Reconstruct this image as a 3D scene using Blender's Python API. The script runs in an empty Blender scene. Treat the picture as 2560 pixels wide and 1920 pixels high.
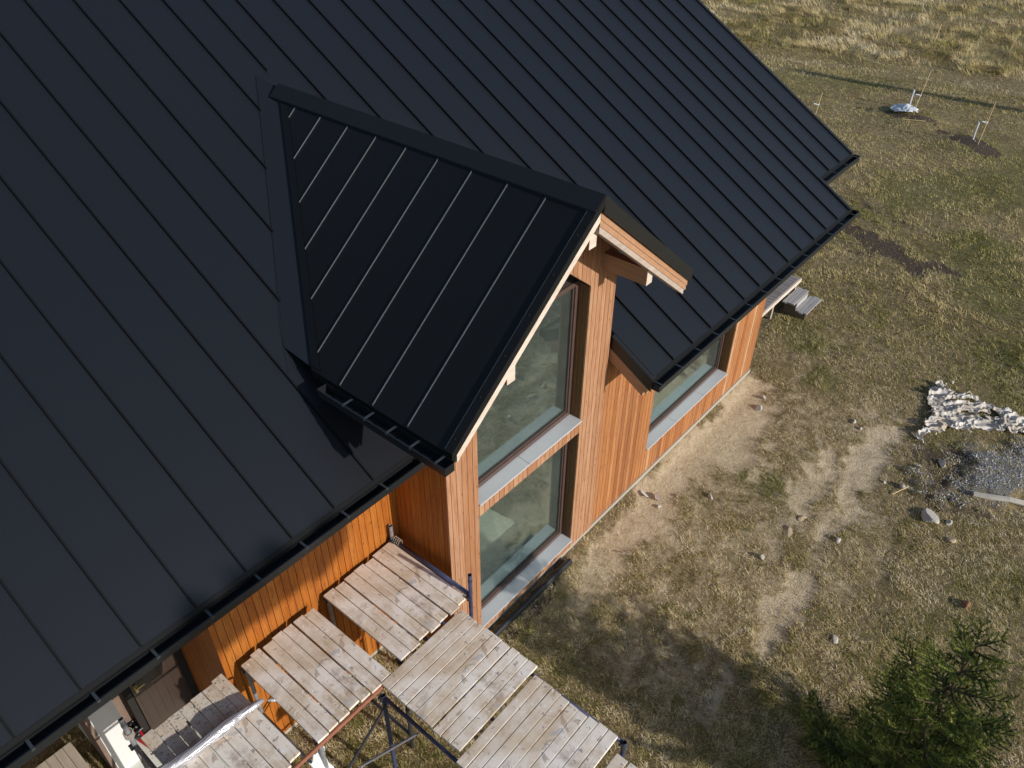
import bpy, math, random
import numpy as np
from mathutils import Matrix, Vector

random.seed(7)
rng = np.random.default_rng(11)
S = bpy.context.scene

# ------------------------------------------------------------------ camera
CAM = np.array([-3.4598, -4.4108, 9.418])
CR = np.array([0.64483, -0.76428, 0.00843])
CU = np.array([0.46478, 0.40085, 0.78949])
CF = np.array([0.60677, 0.50517, -0.61371])
cd = bpy.data.cameras.new('camera')
cam = bpy.data.objects.new('camera', cd)
S.collection.objects.link(cam)
S.camera = cam
cd.sensor_width = 36.0
cd.lens = 27.76
cd.clip_start = 0.1
cd.clip_end = 2000
cam.matrix_world = Matrix(((CR[0], CU[0], -CF[0], CAM[0]), (CR[1], CU[1], -CF[1], CAM[1]),
                           (CR[2], CU[2], -CF[2], CAM[2]), (0, 0, 0, 1)))

# ------------------------------------------------------------------ light
SUN = Vector((0.094, -0.935, 0.342)).normalized()
el = math.asin(SUN.z)
w = bpy.data.worlds.new('World')
S.world = w
w.use_nodes = True
nt = w.node_tree
nt.nodes.clear()
sky = nt.nodes.new('ShaderNodeTexSky')
sky.sky_type = 'NISHITA'
sky.sun_disc = False
sky.sun_elevation = el
sky.sun_rotation = math.atan2(SUN.x, SUN.y)
sky.air_density = 1.0
sky.dust_density = 0.5
bg = nt.nodes.new('ShaderNodeBackground')
bg.inputs['Strength'].default_value = 0.10
wo = nt.nodes.new('ShaderNodeOutputWorld')
nt.links.new(sky.outputs[0], bg.inputs[0])
nt.links.new(bg.outputs[0], wo.inputs[0])
ld = bpy.data.lights.new('sun', 'SUN')
ld.energy = 3.7
ld.angle = math.radians(0.6)
ld.color = (1.0, 0.93, 0.84)
lo = bpy.data.objects.new('sun', ld)
S.collection.objects.link(lo)
lo.rotation_euler = SUN.to_track_quat('Z', 'Y').to_euler()
S.view_settings.view_transform = 'Standard'
S.view_settings.look = 'None'
S.view_settings.exposure = 0.30
S.view_settings.gamma = 1.0
S.render.engine = 'CYCLES'

# ------------------------------------------------------------------ helpers
class MB:
    """collects shapes, builds ONE mesh"""
    def __init__(s):
        s.v = []; s.f = []; s.r = []
    def add(s, vs, fs, rnd=None):
        b = len(s.v)
        s.v += [tuple(map(float, q)) for q in vs]
        r = random.random() if rnd is None else rnd
        for f in fs:
            s.f.append([b + i for i in f]); s.r.append(r)
    def hexa(s, p, rnd=None):      # p: 4 bottom, 4 top, same winding (ccw from above)
        s.add(p, [(3, 2, 1, 0), (4, 5, 6, 7), (0, 1, 5, 4), (1, 2, 6, 5), (2, 3, 7, 6), (3, 0, 4, 7)], rnd)
    def box(s, x0, x1, y0, y1, z0, z1, rnd=None):
        s.hexa([(x0, y0, z0), (x1, y0, z0), (x1, y1, z0), (x0, y1, z0),
                (x0, y0, z1), (x1, y0, z1), (x1, y1, z1), (x0, y1, z1)], rnd)
    def prism(s, pts, d, rnd=None):  # pts ring, extruded by vector d
        n = len(pts); d = np.array(d, float)
        a = [np.array(q, float) for q in pts]
        s.add(a + [q + d for q in a],
              [tuple(range(n))[::-1], tuple(range(n, 2 * n))] + [(i, (i + 1) % n, n + (i + 1) % n, n + i) for i in range(n)], rnd)
    def tube(s, path, r, n=8, rnd=None, cap=True):
        P = [np.array(q, float) for q in path]
        rr = r if isinstance(r, (list, tuple)) else [r] * len(P)
        rings = []
        for i, q in enumerate(P):
            t = P[min(i + 1, len(P) - 1)] - P[max(i - 1, 0)]
            t = t / (np.linalg.norm(t) + 1e-9)
            a = np.array([0, 0, 1.]) if abs(t[2]) < .9 else np.array([1., 0, 0])
            u = np.cross(t, a); u /= np.linalg.norm(u); w_ = np.cross(t, u)
            rings.append([q + rr[i] * (math.cos(2 * math.pi * k / n) * u + math.sin(2 * math.pi * k / n) * w_) for k in range(n)])
        vs = [p for rg in rings for p in rg]; fs = []
        for i in range(len(P) - 1):
            for k in range(n):
                fs.append((i * n + k, i * n + (k + 1) % n, (i + 1) * n + (k + 1) % n, (i + 1) * n + k))
        if cap:
            fs.append(tuple(range(n))[::-1]); fs.append(tuple(range((len(P) - 1) * n, len(P) * n)))
        s.add(vs, fs, rnd)
    def build(s, name, mat, parent=None, smooth=False, bevel=0):
        me = bpy.data.meshes.new(name)
        off = np.zeros(3)
        q = parent
        while q is not None:
            off += np.array(q.location); q = q.parent
        V = np.array(s.v, float) - off
        me.from_pydata(V.tolist(), [], s.f)
        at = me.attributes.new('rnd', 'FLOAT', 'FACE')
        at.data.foreach_set('value', np.array(s.r, dtype=np.float32))
        me.materials.append(mat)
        if smooth:
            me.polygons.foreach_set('use_smooth', [True] * len(me.polygons))
        me.update()
        o = bpy.data.objects.new(name, me)
        S.collection.objects.link(o)
        if parent is not None: o.parent = parent
        if bevel:
            b = o.modifiers.new('bevel', 'BEVEL'); b.width = bevel; b.segments = 2; b.limit_method = 'ANGLE'
        return o

def tag(o, label=None, cat=None, group=None, kind=None):
    if label: o['label'] = label
    if cat: o['category'] = cat
    if group: o['group'] = group
    if kind: o['kind'] = kind
    return o
def thing(name, loc, label, cat, group=None):
    o = bpy.data.objects.new(name, None)
    o.empty_display_size = .2
    S.collection.objects.link(o); o.location = loc
    return tag(o, label, cat, group)

# numpy value noise
_T = rng.random((256, 256))
def vn(x, y, sc, seed=0):
    x = np.asarray(x, float) / sc + 37.1 * (seed + 1); y = np.asarray(y, float) / sc + 91.7 * (seed + 1)
    xi = np.floor(x).astype(int); yi = np.floor(y).astype(int); fx = x - xi; fy = y - yi
    fx = fx * fx * (3 - 2 * fx); fy = fy * fy * (3 - 2 * fy)
    t = lambda a, b: _T[(a + 13 * seed) % 256, (b + 29 * seed) % 256]
    return (t(xi, yi) * (1 - fx) + t(xi + 1, yi) * fx) * (1 - fy) + (t(xi, yi + 1) * (1 - fx) + t(xi + 1, yi + 1) * fx) * fy
def fbm(x, y, sc, seed=0, oct=4):
    s = 0; a = .5; n = 0
    for i in range(oct):
        s = s + a * vn(x, y, sc / 2 ** i, seed + i); n += a; a *= .55
    return s / n
def sstep(a, b, x):
    t = np.clip((x - a) / (b - a), 0, 1); return t * t * (3 - 2 * t)

# ------------------------------------------------------------------ materials
class Mat:
    def __init__(s, name):
        s.m = bpy.data.materials.new(name); s.m.use_nodes = True
        s.t = s.m.node_tree; s.t.nodes.clear()
        s.out = s.t.nodes.new('ShaderNodeOutputMaterial')
        s.p = s.t.nodes.new('ShaderNodeBsdfPrincipled')
        s.t.links.new(s.p.outputs[0], s.out.inputs[0])
    def n(s, ty, **kw):
        nd = s.t.nodes.new(ty)
        for k, v in kw.items():
            if k in nd.inputs: nd.inputs[k].default_value = v
            else: setattr(nd, k, v)
        return nd
    def l(s, a, b): s.t.links.new(a, b)
    def ramp(s, fac, stops, interp='LINEAR'):
        r = s.t.nodes.new('ShaderNodeValToRGB'); e = r.color_ramp.elements
        r.color_ramp.interpolation = interp
        while len(e) < len(stops): e.new(0.5)
        for i, (p, c) in enumerate(stops):
            e[i].position = p
            e[i].color = (c[0], c[1], c[2], 1) if hasattr(c, '__len__') else (c, c, c, 1)
        s.l(fac, r.inputs[0]); return r.outputs[0]
    def mix(s, f, a, b, mode='MIX'):
        m = s.t.nodes.new('ShaderNodeMix'); m.data_type = 'RGBA'; m.blend_type = mode
        for v, i in ((f, 0), (a, 6), (b, 7)):
            if hasattr(v, 'links'): s.l(v, m.inputs[i])
            elif i == 0: m.inputs[0].default_value = v
            else: m.inputs[i].default_value = (*v, 1)
        return m.outputs[2]
    def math(s, op, a, b=0.0, c=None):
        m = s.t.nodes.new('ShaderNodeMath'); m.operation = op
        for v, i in ((a, 0), (b, 1), (c, 2)):
            if v is None: continue
            if hasattr(v, 'links'): s.l(v, m.inputs[i])
            else: m.inputs[i].default_value = v
        return m.outputs[0]
    def coord(s, scale=(1, 1, 1), kind='Object', addrnd=0):
        tc = s.t.nodes.new('ShaderNodeTexCoord'); mp = s.t.nodes.new('ShaderNodeMapping')
        mp.inputs['Scale'].default_value = scale
        s.l(tc.outputs[kind], mp.inputs[0])
        if addrnd:
            a = s.attr('rnd'); m = s.math('MULTIPLY', a, addrnd)
            cb = s.t.nodes.new('ShaderNodeCombineXYZ')
            for i in range(3): s.l(m, cb.inputs[i])
            s.l(cb.outputs[0], mp.inputs['Location'])
        return mp.outputs[0]
    def attr(s, name):
        a = s.t.nodes.new('ShaderNodeAttribute'); a.attribute_name = name; return a.outputs['Fac']
    def noise(s, vec, sc, det=4, rough=.55, dist=0):
        n = s.n('ShaderNodeTexNoise'); n.inputs['Scale'].default_value = sc; n.inputs['Detail'].default_value = det
        n.inputs['Roughness'].default_value = rough; n.inputs['Distortion'].default_value = dist
        s.l(vec, n.inputs['Vector']); return n.outputs[0]
    def bump(s, h, strength, dist):
        b = s.n('ShaderNodeBump'); b.inputs['Strength'].default_value = strength; b.inputs['Distance'].default_value = dist
        s.l(h, b.inputs['Height']); s.l(b.outputs[0], s.p.inputs['Normal'])
    def set(s, **kw):
        for k, v in kw.items():
            k = k.replace('_', ' ')
            if hasattr(v, 'links'): s.l(v, s.p.inputs[k])
            elif k == 'Base Color': s.p.inputs[k].default_value = (*v, 1)
            else: s.p.inputs[k].default_value = v
        return s

def mat_simple(name, col, rough=.6, spec=.5, metal=0, var=.15, sc=6, bump=0):
    m = Mat(name)
    n = m.noise(m.coord(), sc, 5)
    c = m.mix(n, tuple(x * (1 - var) for x in col), tuple(min(1, x * (1 + var)) for x in col))
    m.set(Base_Color=c, Roughness=rough, Metallic=metal)
    m.p.inputs['Specular IOR Level'].default_value = spec
    if bump: m.bump(n, .6, bump)
    return m.m

def mat_cladding(name, tones, grain_dir=2, light=(.44, .245, .14), dark=(.17, .055, .02)):
    """larch boards: one tone per board, grain along the board, knots"""
    m = Mat(name)
    r = m.attr('rnd')
    base = m.ramp(r, tones)
    sc = [9, 9, 9]; sc[grain_dir] = .55
    v = m.coord(tuple(sc), addrnd=40)
    g1 = m.noise(v, 2.6, 7, .62, 1.6)
    g1s = m.ramp(g1, [(.36, .0), (.50, .25), (.56, 1.0), (.62, .35), (.72, .0)])
    sc2 = [70, 70, 70]; sc2[grain_dir] = 1.6
    g2 = m.noise(m.coord(tuple(sc2), addrnd=17), 1, 3)
    c = m.mix(m.math('MULTIPLY', g1s, .62), base, dark)
    c = m.mix(m.ramp(g2, [(.3, .0), (.7, .22)]), c, light)
    # weathered lighter blotches
    bl = m.noise(m.coord((1.5, 1.5, .5), addrnd=9), 1.3, 4)
    c = m.mix(m.ramp(bl, [(.45, 0.0), (.75, .18)]), c, light)
    sk = [9, 9, 9]; sk[grain_dir] = 3.2
    vo = m.n('ShaderNodeTexVoronoi'); vo.voronoi_dimensions = '2D'; vo.inputs['Scale'].default_value = 1.0
    tc = m.n('ShaderNodeTexCoord'); sp = m.n('ShaderNodeSeparateXYZ'); m.l(tc.outputs['Object'], sp.inputs[0])
    if grain_dir == 2: ka = m.math('ADD', sp.outputs[0], sp.outputs[1]); kb = sp.outputs[2]
    else: ka = sp.outputs[1 - grain_dir]; kb = sp.outputs[grain_dir]
    cb = m.n('ShaderNodeCombineXYZ'); m.l(m.math('MULTIPLY', ka, 8.0), cb.inputs[0]); m.l(m.math('MULTIPLY', kb, 3.4), cb.inputs[1])
    m.l(cb.outputs[0], vo.inputs['Vector'])
    kn = m.ramp(vo.outputs['Distance'], [(.0, 1.0), (.055, .9), (.10, 0.0)])
    spc = m.n('ShaderNodeSeparateColor'); m.l(vo.outputs['Color'], spc.inputs[0])
    kn = m.math('MULTIPLY', kn, m.ramp(spc.outputs[0], [(.70, 0.), (.78, 1.)]))
    c = m.mix(m.math('MULTIPLY', kn, .7), c, (.10, .04, .018))
    m.set(Base_Color=c, Roughness=.62)
    m.p.inputs['Specular IOR Level'].default_value = .3
    m.bump(m.math('ADD', g2, m.math('MULTIPLY', g1, .8)), .25, .004)
    return m.m

TONES = [(0.0, (0.27, 0.085, 0.016)), (0.15, (0.34, 0.125, 0.034)), (0.4, (0.42, 0.18, 0.062)), (0.6, (0.36, 0.135, 0.036)), (0.8, (0.46, 0.215, 0.085)), (0.88, (0.21, 0.062, 0.012)), (0.95, (0.5, 0.28, 0.14)), (1.0, (0.56, 0.36, 0.22))]
TONES_PALE = [(0.0, (0.3366, 0.1503, 0.063)), (0.2, (0.3774, 0.194, 0.0966)), (0.45, (0.4284, 0.2328, 0.1302)), (0.7, (0.3672, 0.1843, 0.0924)), (0.86, (0.459, 0.2716, 0.1512)), (1.0, (0.2856, 0.1212, 0.0462))]
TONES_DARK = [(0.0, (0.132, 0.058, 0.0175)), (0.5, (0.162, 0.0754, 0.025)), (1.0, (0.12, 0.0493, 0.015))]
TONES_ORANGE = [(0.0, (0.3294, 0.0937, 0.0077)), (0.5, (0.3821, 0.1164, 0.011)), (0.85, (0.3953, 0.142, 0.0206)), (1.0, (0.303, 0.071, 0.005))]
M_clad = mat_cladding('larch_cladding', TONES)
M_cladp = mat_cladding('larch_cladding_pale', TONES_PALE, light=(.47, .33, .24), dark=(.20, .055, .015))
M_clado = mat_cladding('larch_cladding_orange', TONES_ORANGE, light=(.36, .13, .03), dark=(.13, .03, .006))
M_reveal = mat_cladding('shade_dark_reveal_boards', TONES_DARK, light=(.2, .11, .05), dark=(.06, .025, .01))  # larch tones darkened so the colour holds the shade inside the reveals
M_soffit = mat_cladding('larch_soffit', TONES_ORANGE, 1, light=(.36, .13, .03), dark=(.13, .03, .006))

def mat_metal(name, col, rough, linesaxis=None, bumpd=.0006):
    m = Mat(name)
    v = m.coord()
    n = m.noise(v, .35, 1)
    n2 = m.noise(v, 9, 4)
    c = m.mix(m.ramp(n, [(.3, 0.), (.7, 1.)]), tuple(x * .97 for x in col), tuple(x * 1.03 for x in col))
    # dust and fine scratches
    sc = (30, .8, 30) if linesaxis == 'x' else (.8, 30, 30)
    st = m.noise(m.coord(sc), 1, 3)
    c = m.mix(m.ramp(st, [(.62, 0.), (.8, .10)]), c, tuple(min(1, x * 2.2) for x in col))
    m.set(Base_Color=c, Roughness=rough)
    m.p.inputs['Specular IOR Level'].default_value = .5
    h = m.noise(m.coord((1, 1, 1)), .7, 1)
    if linesaxis:
        tc = m.n('ShaderNodeTexCoord'); sp = m.n('ShaderNodeSeparateXYZ'); m.l(tc.outputs['Object'], sp.inputs[0])
        ax = sp.outputs[0 if linesaxis == 'x' else 1]
        # two shallow stiffening ribs in every half-metre tray
        f = m.math('FRACT', m.math('DIVIDE', ax, .1667))
        tri = m.math('ABSOLUTE', m.math('SUBTRACT', f, .5))
        rib = m.ramp(tri, [(.0, 1.), (.035, .0)])
        h = m.math('ADD', m.math('MULTIPLY', h, .35), m.math('MULTIPLY', rib, 1.6))
    m.bump(h, .5, bumpd)
    return m.m
M_roof = mat_metal('dark_standing_seam_metal', (.0056, .0072, .0112), .46, 'x', .0004)
M_roofd = mat_metal('dark_standing_seam_metal_dormer', (.0052, .0056, .0062), .55, 'y')
M_roofd.node_tree.nodes['Principled BSDF'].inputs['Specular IOR Level'].default_value = .30
M_seam = mat_simple('seam_metal_shade_black', (.0018, .0022, .0030), .6, .25, 0, .2, 20)  # near-black colour holds the shade on the sides of the main roof seams
M_flash = mat_simple('black_flashing_metal', (.010, .0105, .011), .42, .5, 0, .2, 4)
M_apron = mat_simple('matt_folded_metal', (.0150, .0190, .0275), .75, .25, 0, .08, 3)
M_capm = mat_simple('dark_ridge_metal', (.0085, .0100, .0130), .6, .35, 0, .08, 3)
M_gseam = mat_simple('gable_seam_glint_metal', (.13, .14, .15), .35, .8, .3, .3, 20)  # lightened so the colour carries the sun glint on the gable roof seams
M_gut = mat_simple('black_gutter_metal', (.012, .014, .016), .30, .6, 0, .2, 6)
M_brk = mat_simple('grey_bracket_metal', (.055, .065, .07), .4, .6, .3, .2, 30)

def mat_raw(name, c0, c1, axis=0, dirt=.3, rough=.75):
    m = Mat(name)
    sc = [14, 14, 14]; sc[axis] = .9
    g = m.noise(m.coord(tuple(sc), addrnd=31), 1.4, 6, .6, .8)
    c = m.mix(m.ramp(g, [(.3, 0.), (.7, 1.)]), c0, c1)
    k = m.n('ShaderNodeTexVoronoi'); k.inputs['Scale'].default_value = 6
    m.l(m.coord((1, 1, 1), addrnd=5), k.inputs['Vector'])
    c = m.mix(m.ramp(k.outputs['Distance'], [(.0, .8), (.045, 0.)]), c, (.12, .07, .04))
    n = m.noise(m.coord(), 5, 5)
    c = m.mix(m.math('MULTIPLY', m.ramp(n, [(.5, 0.), (.8, 1.)]), dirt), c, (.16, .13, .11))
    m.set(Base_Color=c, Roughness=rough)
    m.bump(g, .3, .003)
    return m.m
M_rawtimber = mat_raw('raw_pale_timber', (.50, .42, .35), (.66, .58, .50), 0, .4)
M_rawbeam = mat_raw('raw_grey_beam', (.34, .27, .22), (.46, .39, .34), 0, .4)
M_beam = mat_raw('planed_larch_beam', (.33, .17, .085), (.42, .24, .14), 1, .15)
M_greywood = mat_raw('weathered_grey_boards', (.26, .26, .27), (.42, .41, .41), 0, .2)
M_terr = mat_raw('terrace_boards', (.19, .155, .14), (.30, .285, .29), 1, .3)

def mat_deck(name, axis):
    """old scaffold planks: grey-brown wood, lime and paint splashes, stains"""
    m = Mat(name)
    sc = [22, 22, 22]; sc[axis] = 1.0
    g = m.noise(m.coord(tuple(sc), addrnd=31), 1.3, 7, .65, 1.2)
    base = m.ramp(m.attr('rnd'), [(0, (.68, .55, .41)), (.5, (.80, .68, .54)), (1, (.63, .51, .385))])
    c = m.mix(m.ramp(g, [(.40, 0.), (.62, .55)]), base, (.30, .235, .175))
    o = m.coord((1, 1, 1))
    n1 = m.noise(o, 2.6, 6, .62)
    c = m.mix(m.ramp(n1, [(.40, 0.), (.58, .80)]), c, (.90, .86, .81))
    n2 = m.noise(o, 5.5, 7, .7, .6)
    c = m.mix(m.ramp(n2, [(.58, 0.), (.66, .6)]), c, (.80, .785, .77))
    n3 = m.noise(o, 1.7, 6, .7, .4)
    c = m.mix(m.ramp(n3, [(.56, 0.), (.68, .70)]), c, (.25, .17, .115))
    n4 = m.noise(o, .9, 3, .5)
    c = m.mix(m.ramp(n4, [(.42, .35), (.60, 0.)]), c, (.58, .45, .31))
    for s_, col, lo_, amt, seedv in ((16, (.84, .83, .82), .15, .7, (1, 1, 1)), (7, (.80, .79, .77), .12, .6, (1.3, 1.1, 1)), (15, (.20, .19, .20), .13, .7, (1.1, .9, 1)), (5, (.36, .39, .44), .18, .55, (.9, 1.1, 1)), (9, (.30, .22, .16), .14, .6, (1, 1.2, 1)), (2.3, (.30, .18, .12), .11, .5, (1.2, 1, 1))):
        vo = m.n('ShaderNodeTexVoronoi'); vo.voronoi_dimensions = '2D'; vo.inputs['Scale'].default_value = s_
        wv = m.n('ShaderNodeVectorMath'); wv.operation = 'ADD'
        nn = m.n('ShaderNodeTexNoise'); nn.inputs['Scale'].default_value = s_ * 1.7; nn.inputs['Detail'].default_value = 5; m.l(o, nn.inputs['Vector'])
        sv = m.n('ShaderNodeVectorMath'); sv.operation = 'SCALE'; sv.inputs['Scale'].default_value = 1.6 / s_
        m.l(nn.outputs['Color'], sv.inputs[0]); m.l(m.coord(seedv), wv.inputs[0]); m.l(sv.outputs[0], wv.inputs[1]); m.l(wv.outputs[0], vo.inputs['Vector'])
        sp = m.n('ShaderNodeSeparateColor'); m.l(vo.outputs['Color'], sp.inputs[0])
        gate = m.ramp(sp.outputs[0], [(.66, 0.), (.70, 1.)])
        rad = m.math('MULTIPLY', sp.outputs[1], lo_ * 1.6)
        d = m.math('LESS_THAN', vo.outputs['Distance'], rad)
        c = m.mix(m.math('MULTIPLY', m.math('MULTIPLY', d, gate), amt), c, col)
    m.set(Base_Color=c, Roughness=.85)
    m.p.inputs['Specular IOR Level'].default_value = .2
    m.bump(m.math('ADD', g, n2), .35, .004)
    return m.m
M_decky = mat_deck('scaffold_planks_y', 1)
M_deckx = mat_deck('scaffold_planks_x', 0)

M_frame = mat_simple('brown_window_frame', (.085, .055, .048), .35, .5, 0, .25, 12)
M_seal = mat_simple('black_window_seal', (.012, .012, .012), .5)
M_sill = mat_simple('grey_stone_sill', (.44, .45, .475), .45, .5, 0, .06, 9)
M_black = mat_simple('unlit_black_lining', (.012, .010, .009), .9)
M_conc = mat_simple('grey_concrete_floor', (.72, .75, .68), .85, .2, 0, .16, 3, .002)
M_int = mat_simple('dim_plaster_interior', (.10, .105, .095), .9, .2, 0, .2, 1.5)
M_found = mat_simple('pale_lime_foundation', (.36, .33, .28), .9, .2, 0, .1, 5)
M_white = mat_simple('white_plastered_pillar', (.60, .60, .60), .8, .2, 0, .05, 7)
M_plast = mat_simple('brown_rough_plaster', (.175, .125, .10), .95, .1, 0, .35, 6, .006)
M_doorb = mat_simple('brown_steel_door', (.040, .026, .019), .4, .5, 0, .12, 5)
M_brass = mat_simple('brass_handle', (.55, .42, .18), .3, .5, .9)
M_red = mat_simple('red_plastic', (.55, .015, .03), .35)
M_pipe_b = mat_simple('blue_painted_pipe_worn', (.045, .055, .115), .5, .5, .1, .8, 14, .001)
M_pipe_g = mat_simple('galvanised_pipe_dirty', (.26, .26, .28), .5, .5, .3, .45, 14, .001)
M_pipe_r = mat_simple('rusty_red_pipe', (.26, .10, .06), .7, .3, 0, .4, 16, .001)
M_pipe_k = mat_simple('dark_steel_pipe', (.03, .03, .038), .5, .5, .1, .4, 14)
M_rope = mat_simple('twisted_wire_grey', (.35, .30, .25), .7)
M_drain = mat_simple('black_plastic_pipe', (.016, .016, .018), .45)
M_stone = mat_simple('pale_limestone', (.48, .45, .40), .9, .2, 0, .22, 4, .01)
M_brick = mat_simple('orange_brick_piece', (.25, .13, .075), .9, .2, 0, .3, 9, .004)
M_stake = mat_simple('light_bamboo_stake', (.60, .45, .25), .7)
M_poly = mat_simple('white_polythene', (.62, .65, .68), .35, .5, 0, .1, 9, .01)
M_curb = mat_simple('grey_cast_beam', (.42, .40, .36), .9, .2, 0, .25, 6, .004)
M_bark = mat_simple('brown_bark', (.14, .10, .07), .9, .1, 0, .4, 14, .01)

m = Mat('glass_pane')
m.t.nodes.remove(m.p)
fr = m.n('ShaderNodeLayerWeight'); fr.inputs['Blend'].default_value = .5
tr = m.n('ShaderNodeBsdfTransparent'); tr.inputs[0].default_value = (.90, .95, .925, 1)
gl = m.n('ShaderNodeBsdfGlossy'); gl.inputs['Roughness'].default_value = .0; gl.inputs[0].default_value = (.74, .92, .90, 1)
mx = m.n('ShaderNodeMixShader')
k = m.math('MINIMUM', m.math('ADD', m.math('POWER', fr.outputs['Facing'], 3.0), .09), .95)
m.l(k, mx.inputs[0]); m.l(tr.outputs[0], mx.inputs[1]); m.l(gl.outputs[0], mx.inputs[2]); df = m.n('ShaderNodeBsdfDiffuse'); df.inputs[0].default_value = (.66, .78, .76, 1)
dn_ = m.noise(m.coord(), 2.2, 5, .6); mx2 = m.n('ShaderNodeMixShader'); m.l(m.ramp(dn_, [(.3, .022), (.7, .042)]), mx2.inputs[0])
m.l(mx.outputs[0], mx2.inputs[1]); m.l(df.outputs[0], mx2.inputs[2]); m.l(mx2.outputs[0], m.out.inputs[0])
M_glass = m.m

m = Mat('crumpled_white_fabric')
n1 = m.noise(m.coord(), 4.0, 5, .6)
n2 = m.noise(m.coord(), 1.6, 3, .6)
c = m.mix(m.ramp(n1, [(.40, 0.), (.60, 1.)]), (.66, .62, .56), (.42, .37, .31))
c = m.mix(m.ramp(n2, [(.56, 0.), (.70, .6)]), c, (.60, .46, .30))
m.set(Base_Color=c, Roughness=.6)
M_tarp = m.m
m = Mat('clear_film_roll')
n1 = m.noise(m.coord((1, 22, 22)), 1.2, 4, .6, .5)
m.set(Base_Color=m.mix(m.ramp(n1, [(.35, 0.), (.65, 1.)]), (.20, .20, .23), (.66, .66, .70)), Roughness=.18)
m.p.inputs['Metallic'].default_value = .25
m.bump(n1, .8, .02)
M_film = m.m

# ------------------------------------------------------------------ site data (metres)
ZR, TA, OR, YL = 3.261, 0.582, 0.638, 0.26
XM, ZM, TB, XL, OD = 2.315, 6.3095, 0.7998, 0.165, 0.6935
XW0, XW1 = 1.2511, 3.2644
def zmain(y): return ZR + TA * (y + OR)
def zdorm(x): return ZM - TB * abs(x - XM)
def yval(x): return (zdorm(x) - ZR) / TA - OR

# soft masks on the ground -------------------------------------------------
def seg(x, y, a, b, r):
    ax, ay = a; bx, by = b; dx, dy = bx - ax, by - ay
    t = np.clip(((x - ax) * dx + (y - ay) * dy) / (dx * dx + dy * dy + 1e-9), 0, 1)
    return 1 - sstep(r * .45, r, np.hypot(x - ax - t * dx, y - ay - t * dy))
SOIL = [((8.9, -.15), (8.3, -.6), .5, .9), ((8.3, -.45), (6.9, -.75), .72, 1.05), ((7.2, -.5), (5.9, -.35), .60, 1.05), ((6.9, -1.0), (6.2, -.75), .40, .8),
        ((5.8, -.30), (4.9, -.45), .50, .95), ((4.9, -.45), (3.4, -.60), .46, .85), ((3.4, -.45), (2.6, -.7), .30, .6), ((5.1, -.6), (4.3, -.85), .35, .55),
        ((8.1, -2.14), (6.5, -2.26), .20, .85), ((7.9, -2.32), (6.2, -2.40), .18, .75), ((9.4, -2.72), (7.4, -2.76), .28, .88), ((9.2, -2.98), (7.0, -2.95), .24, .8), ((7.4, -2.84), (6.1, -2.96), .22, .75), ((6.1, -2.5), (4.4, -1.9), .45, .5),
        ((6.0, -2.98), (5.3, -3.0), .12, .5), ((8.3, -2.6), (8.9, -3.1), .30, .4), ((5.15, -2.95), (4.4, -2.82), .24, .95), ((5.0, -3.03), (3.9, -3.06), .22, .85), ((4.2, -3.06), (3.6, -3.1), .12, .7), ((2.9, -2.9), (2.2, -2.8), .25, .6),
        ((7.5, -1.40), (6.4, -1.48), .10, .7), ((7.3, -1.58), (6.7, -1.62), .08, .6), ((4.3, -1.1), (3.4, -1.5), .25, .5), ((6.4, -3.4), (5.8, -3.7), .35, .35), ((3.4, -1.35), (2.2, -1.65), .3, .45),
        ((12.0, -.9), (9.4, -.9), .15, .35), ((8.5, -1.3), (3.0, -1.3), 1.6, .36), ((9.5, -2.6), (6.0, -2.6), .9, .38), ((4.5, -2.3), (2.5, -2.0), .8, .36), ((6.4, -3.3), (5.0, -3.3), .6, .33), ((6.0, -3.3), (7.2, -3.4), .5, .36)]
DARK = [((16.8, 1.1), (16.1, -.5), .42, 1), ((16.2, -.3), (15.5, -1.3), .38, .9), ((16.0, -1.2), (16.0, -1.8), .3, .8), ((15.7, .4), (15.8, -.2), .25, .6), ((26.2, 3.1), (26.3, 1.9), .42, 1.0),
        ((25.2, .5), (24.7, -.3), .60, 1.1), ((25.6, 1.2), (25.4, .7), .30, .8), ((26.25, 4.3), (26.3, 3.95), .16, .9), ((24.6, -2.0), (24.4, -2.4), .2, .7), ((8.1, -3.9), (8.8, -3.7), .4, .6), ((8.9, -3.5), (9.5, -4.0), .35, .55),
        ((8.0, -4.1), (8.3, -4.5), .3, .5), ((18.6, 1.4), (17.8, -.3), .18, .5), ((9.4, -4.0), (9.7, -4.3), .25, .5), ((1.4, -.17), (3.0, -.15), .12, .7)]
GRAV = [((8.9, -4.45), (9.5, -4.65), .58, .8), ((9.5, -4.5), (9.9, -5.0), .55, .75), ((8.5, -4.5), (8.2, -4.0), .32, .5), ((9.6, -4.1), (10.2, -4.9), .4, .5), ((8.1, -3.7), (8.4, -3.5), .25, .4)]
GREEN = [((6.5, -1.35), (6.7, -1.85), .42, 1), ((10.15, -1.0), (9.75, -1.35), .33, 1), ((5.3, -1.35), (5.6, -1.1), .16, .7), ((11.5, .2), (11.0, -.5), .6, .8), ((20.3, .2), (23, -2.5), 1.8, .8),
         ((17.8, -2.0), (15.5, -3.0), 1.3, .9), ((13.5, -4.2), (12, -4.6), 1.2, .7), ((20.7, 1.2), (19.5, .4), .9, .7), ((29.3, 5.0), (28.0, 9.5), 1.4, .6), ((10.2, -3.4), (9.6, -3.9), .3, .6),
         ((4.6, -4.6), (7, -5.2), .6, .5), ((25, 0), (24, -4), 1.4, .7), ((1.6, -1.0), (1.9, -2.2), .25, .5), ((3.1, -3.7), (2.2, -3.6), .3, .4)]
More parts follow.
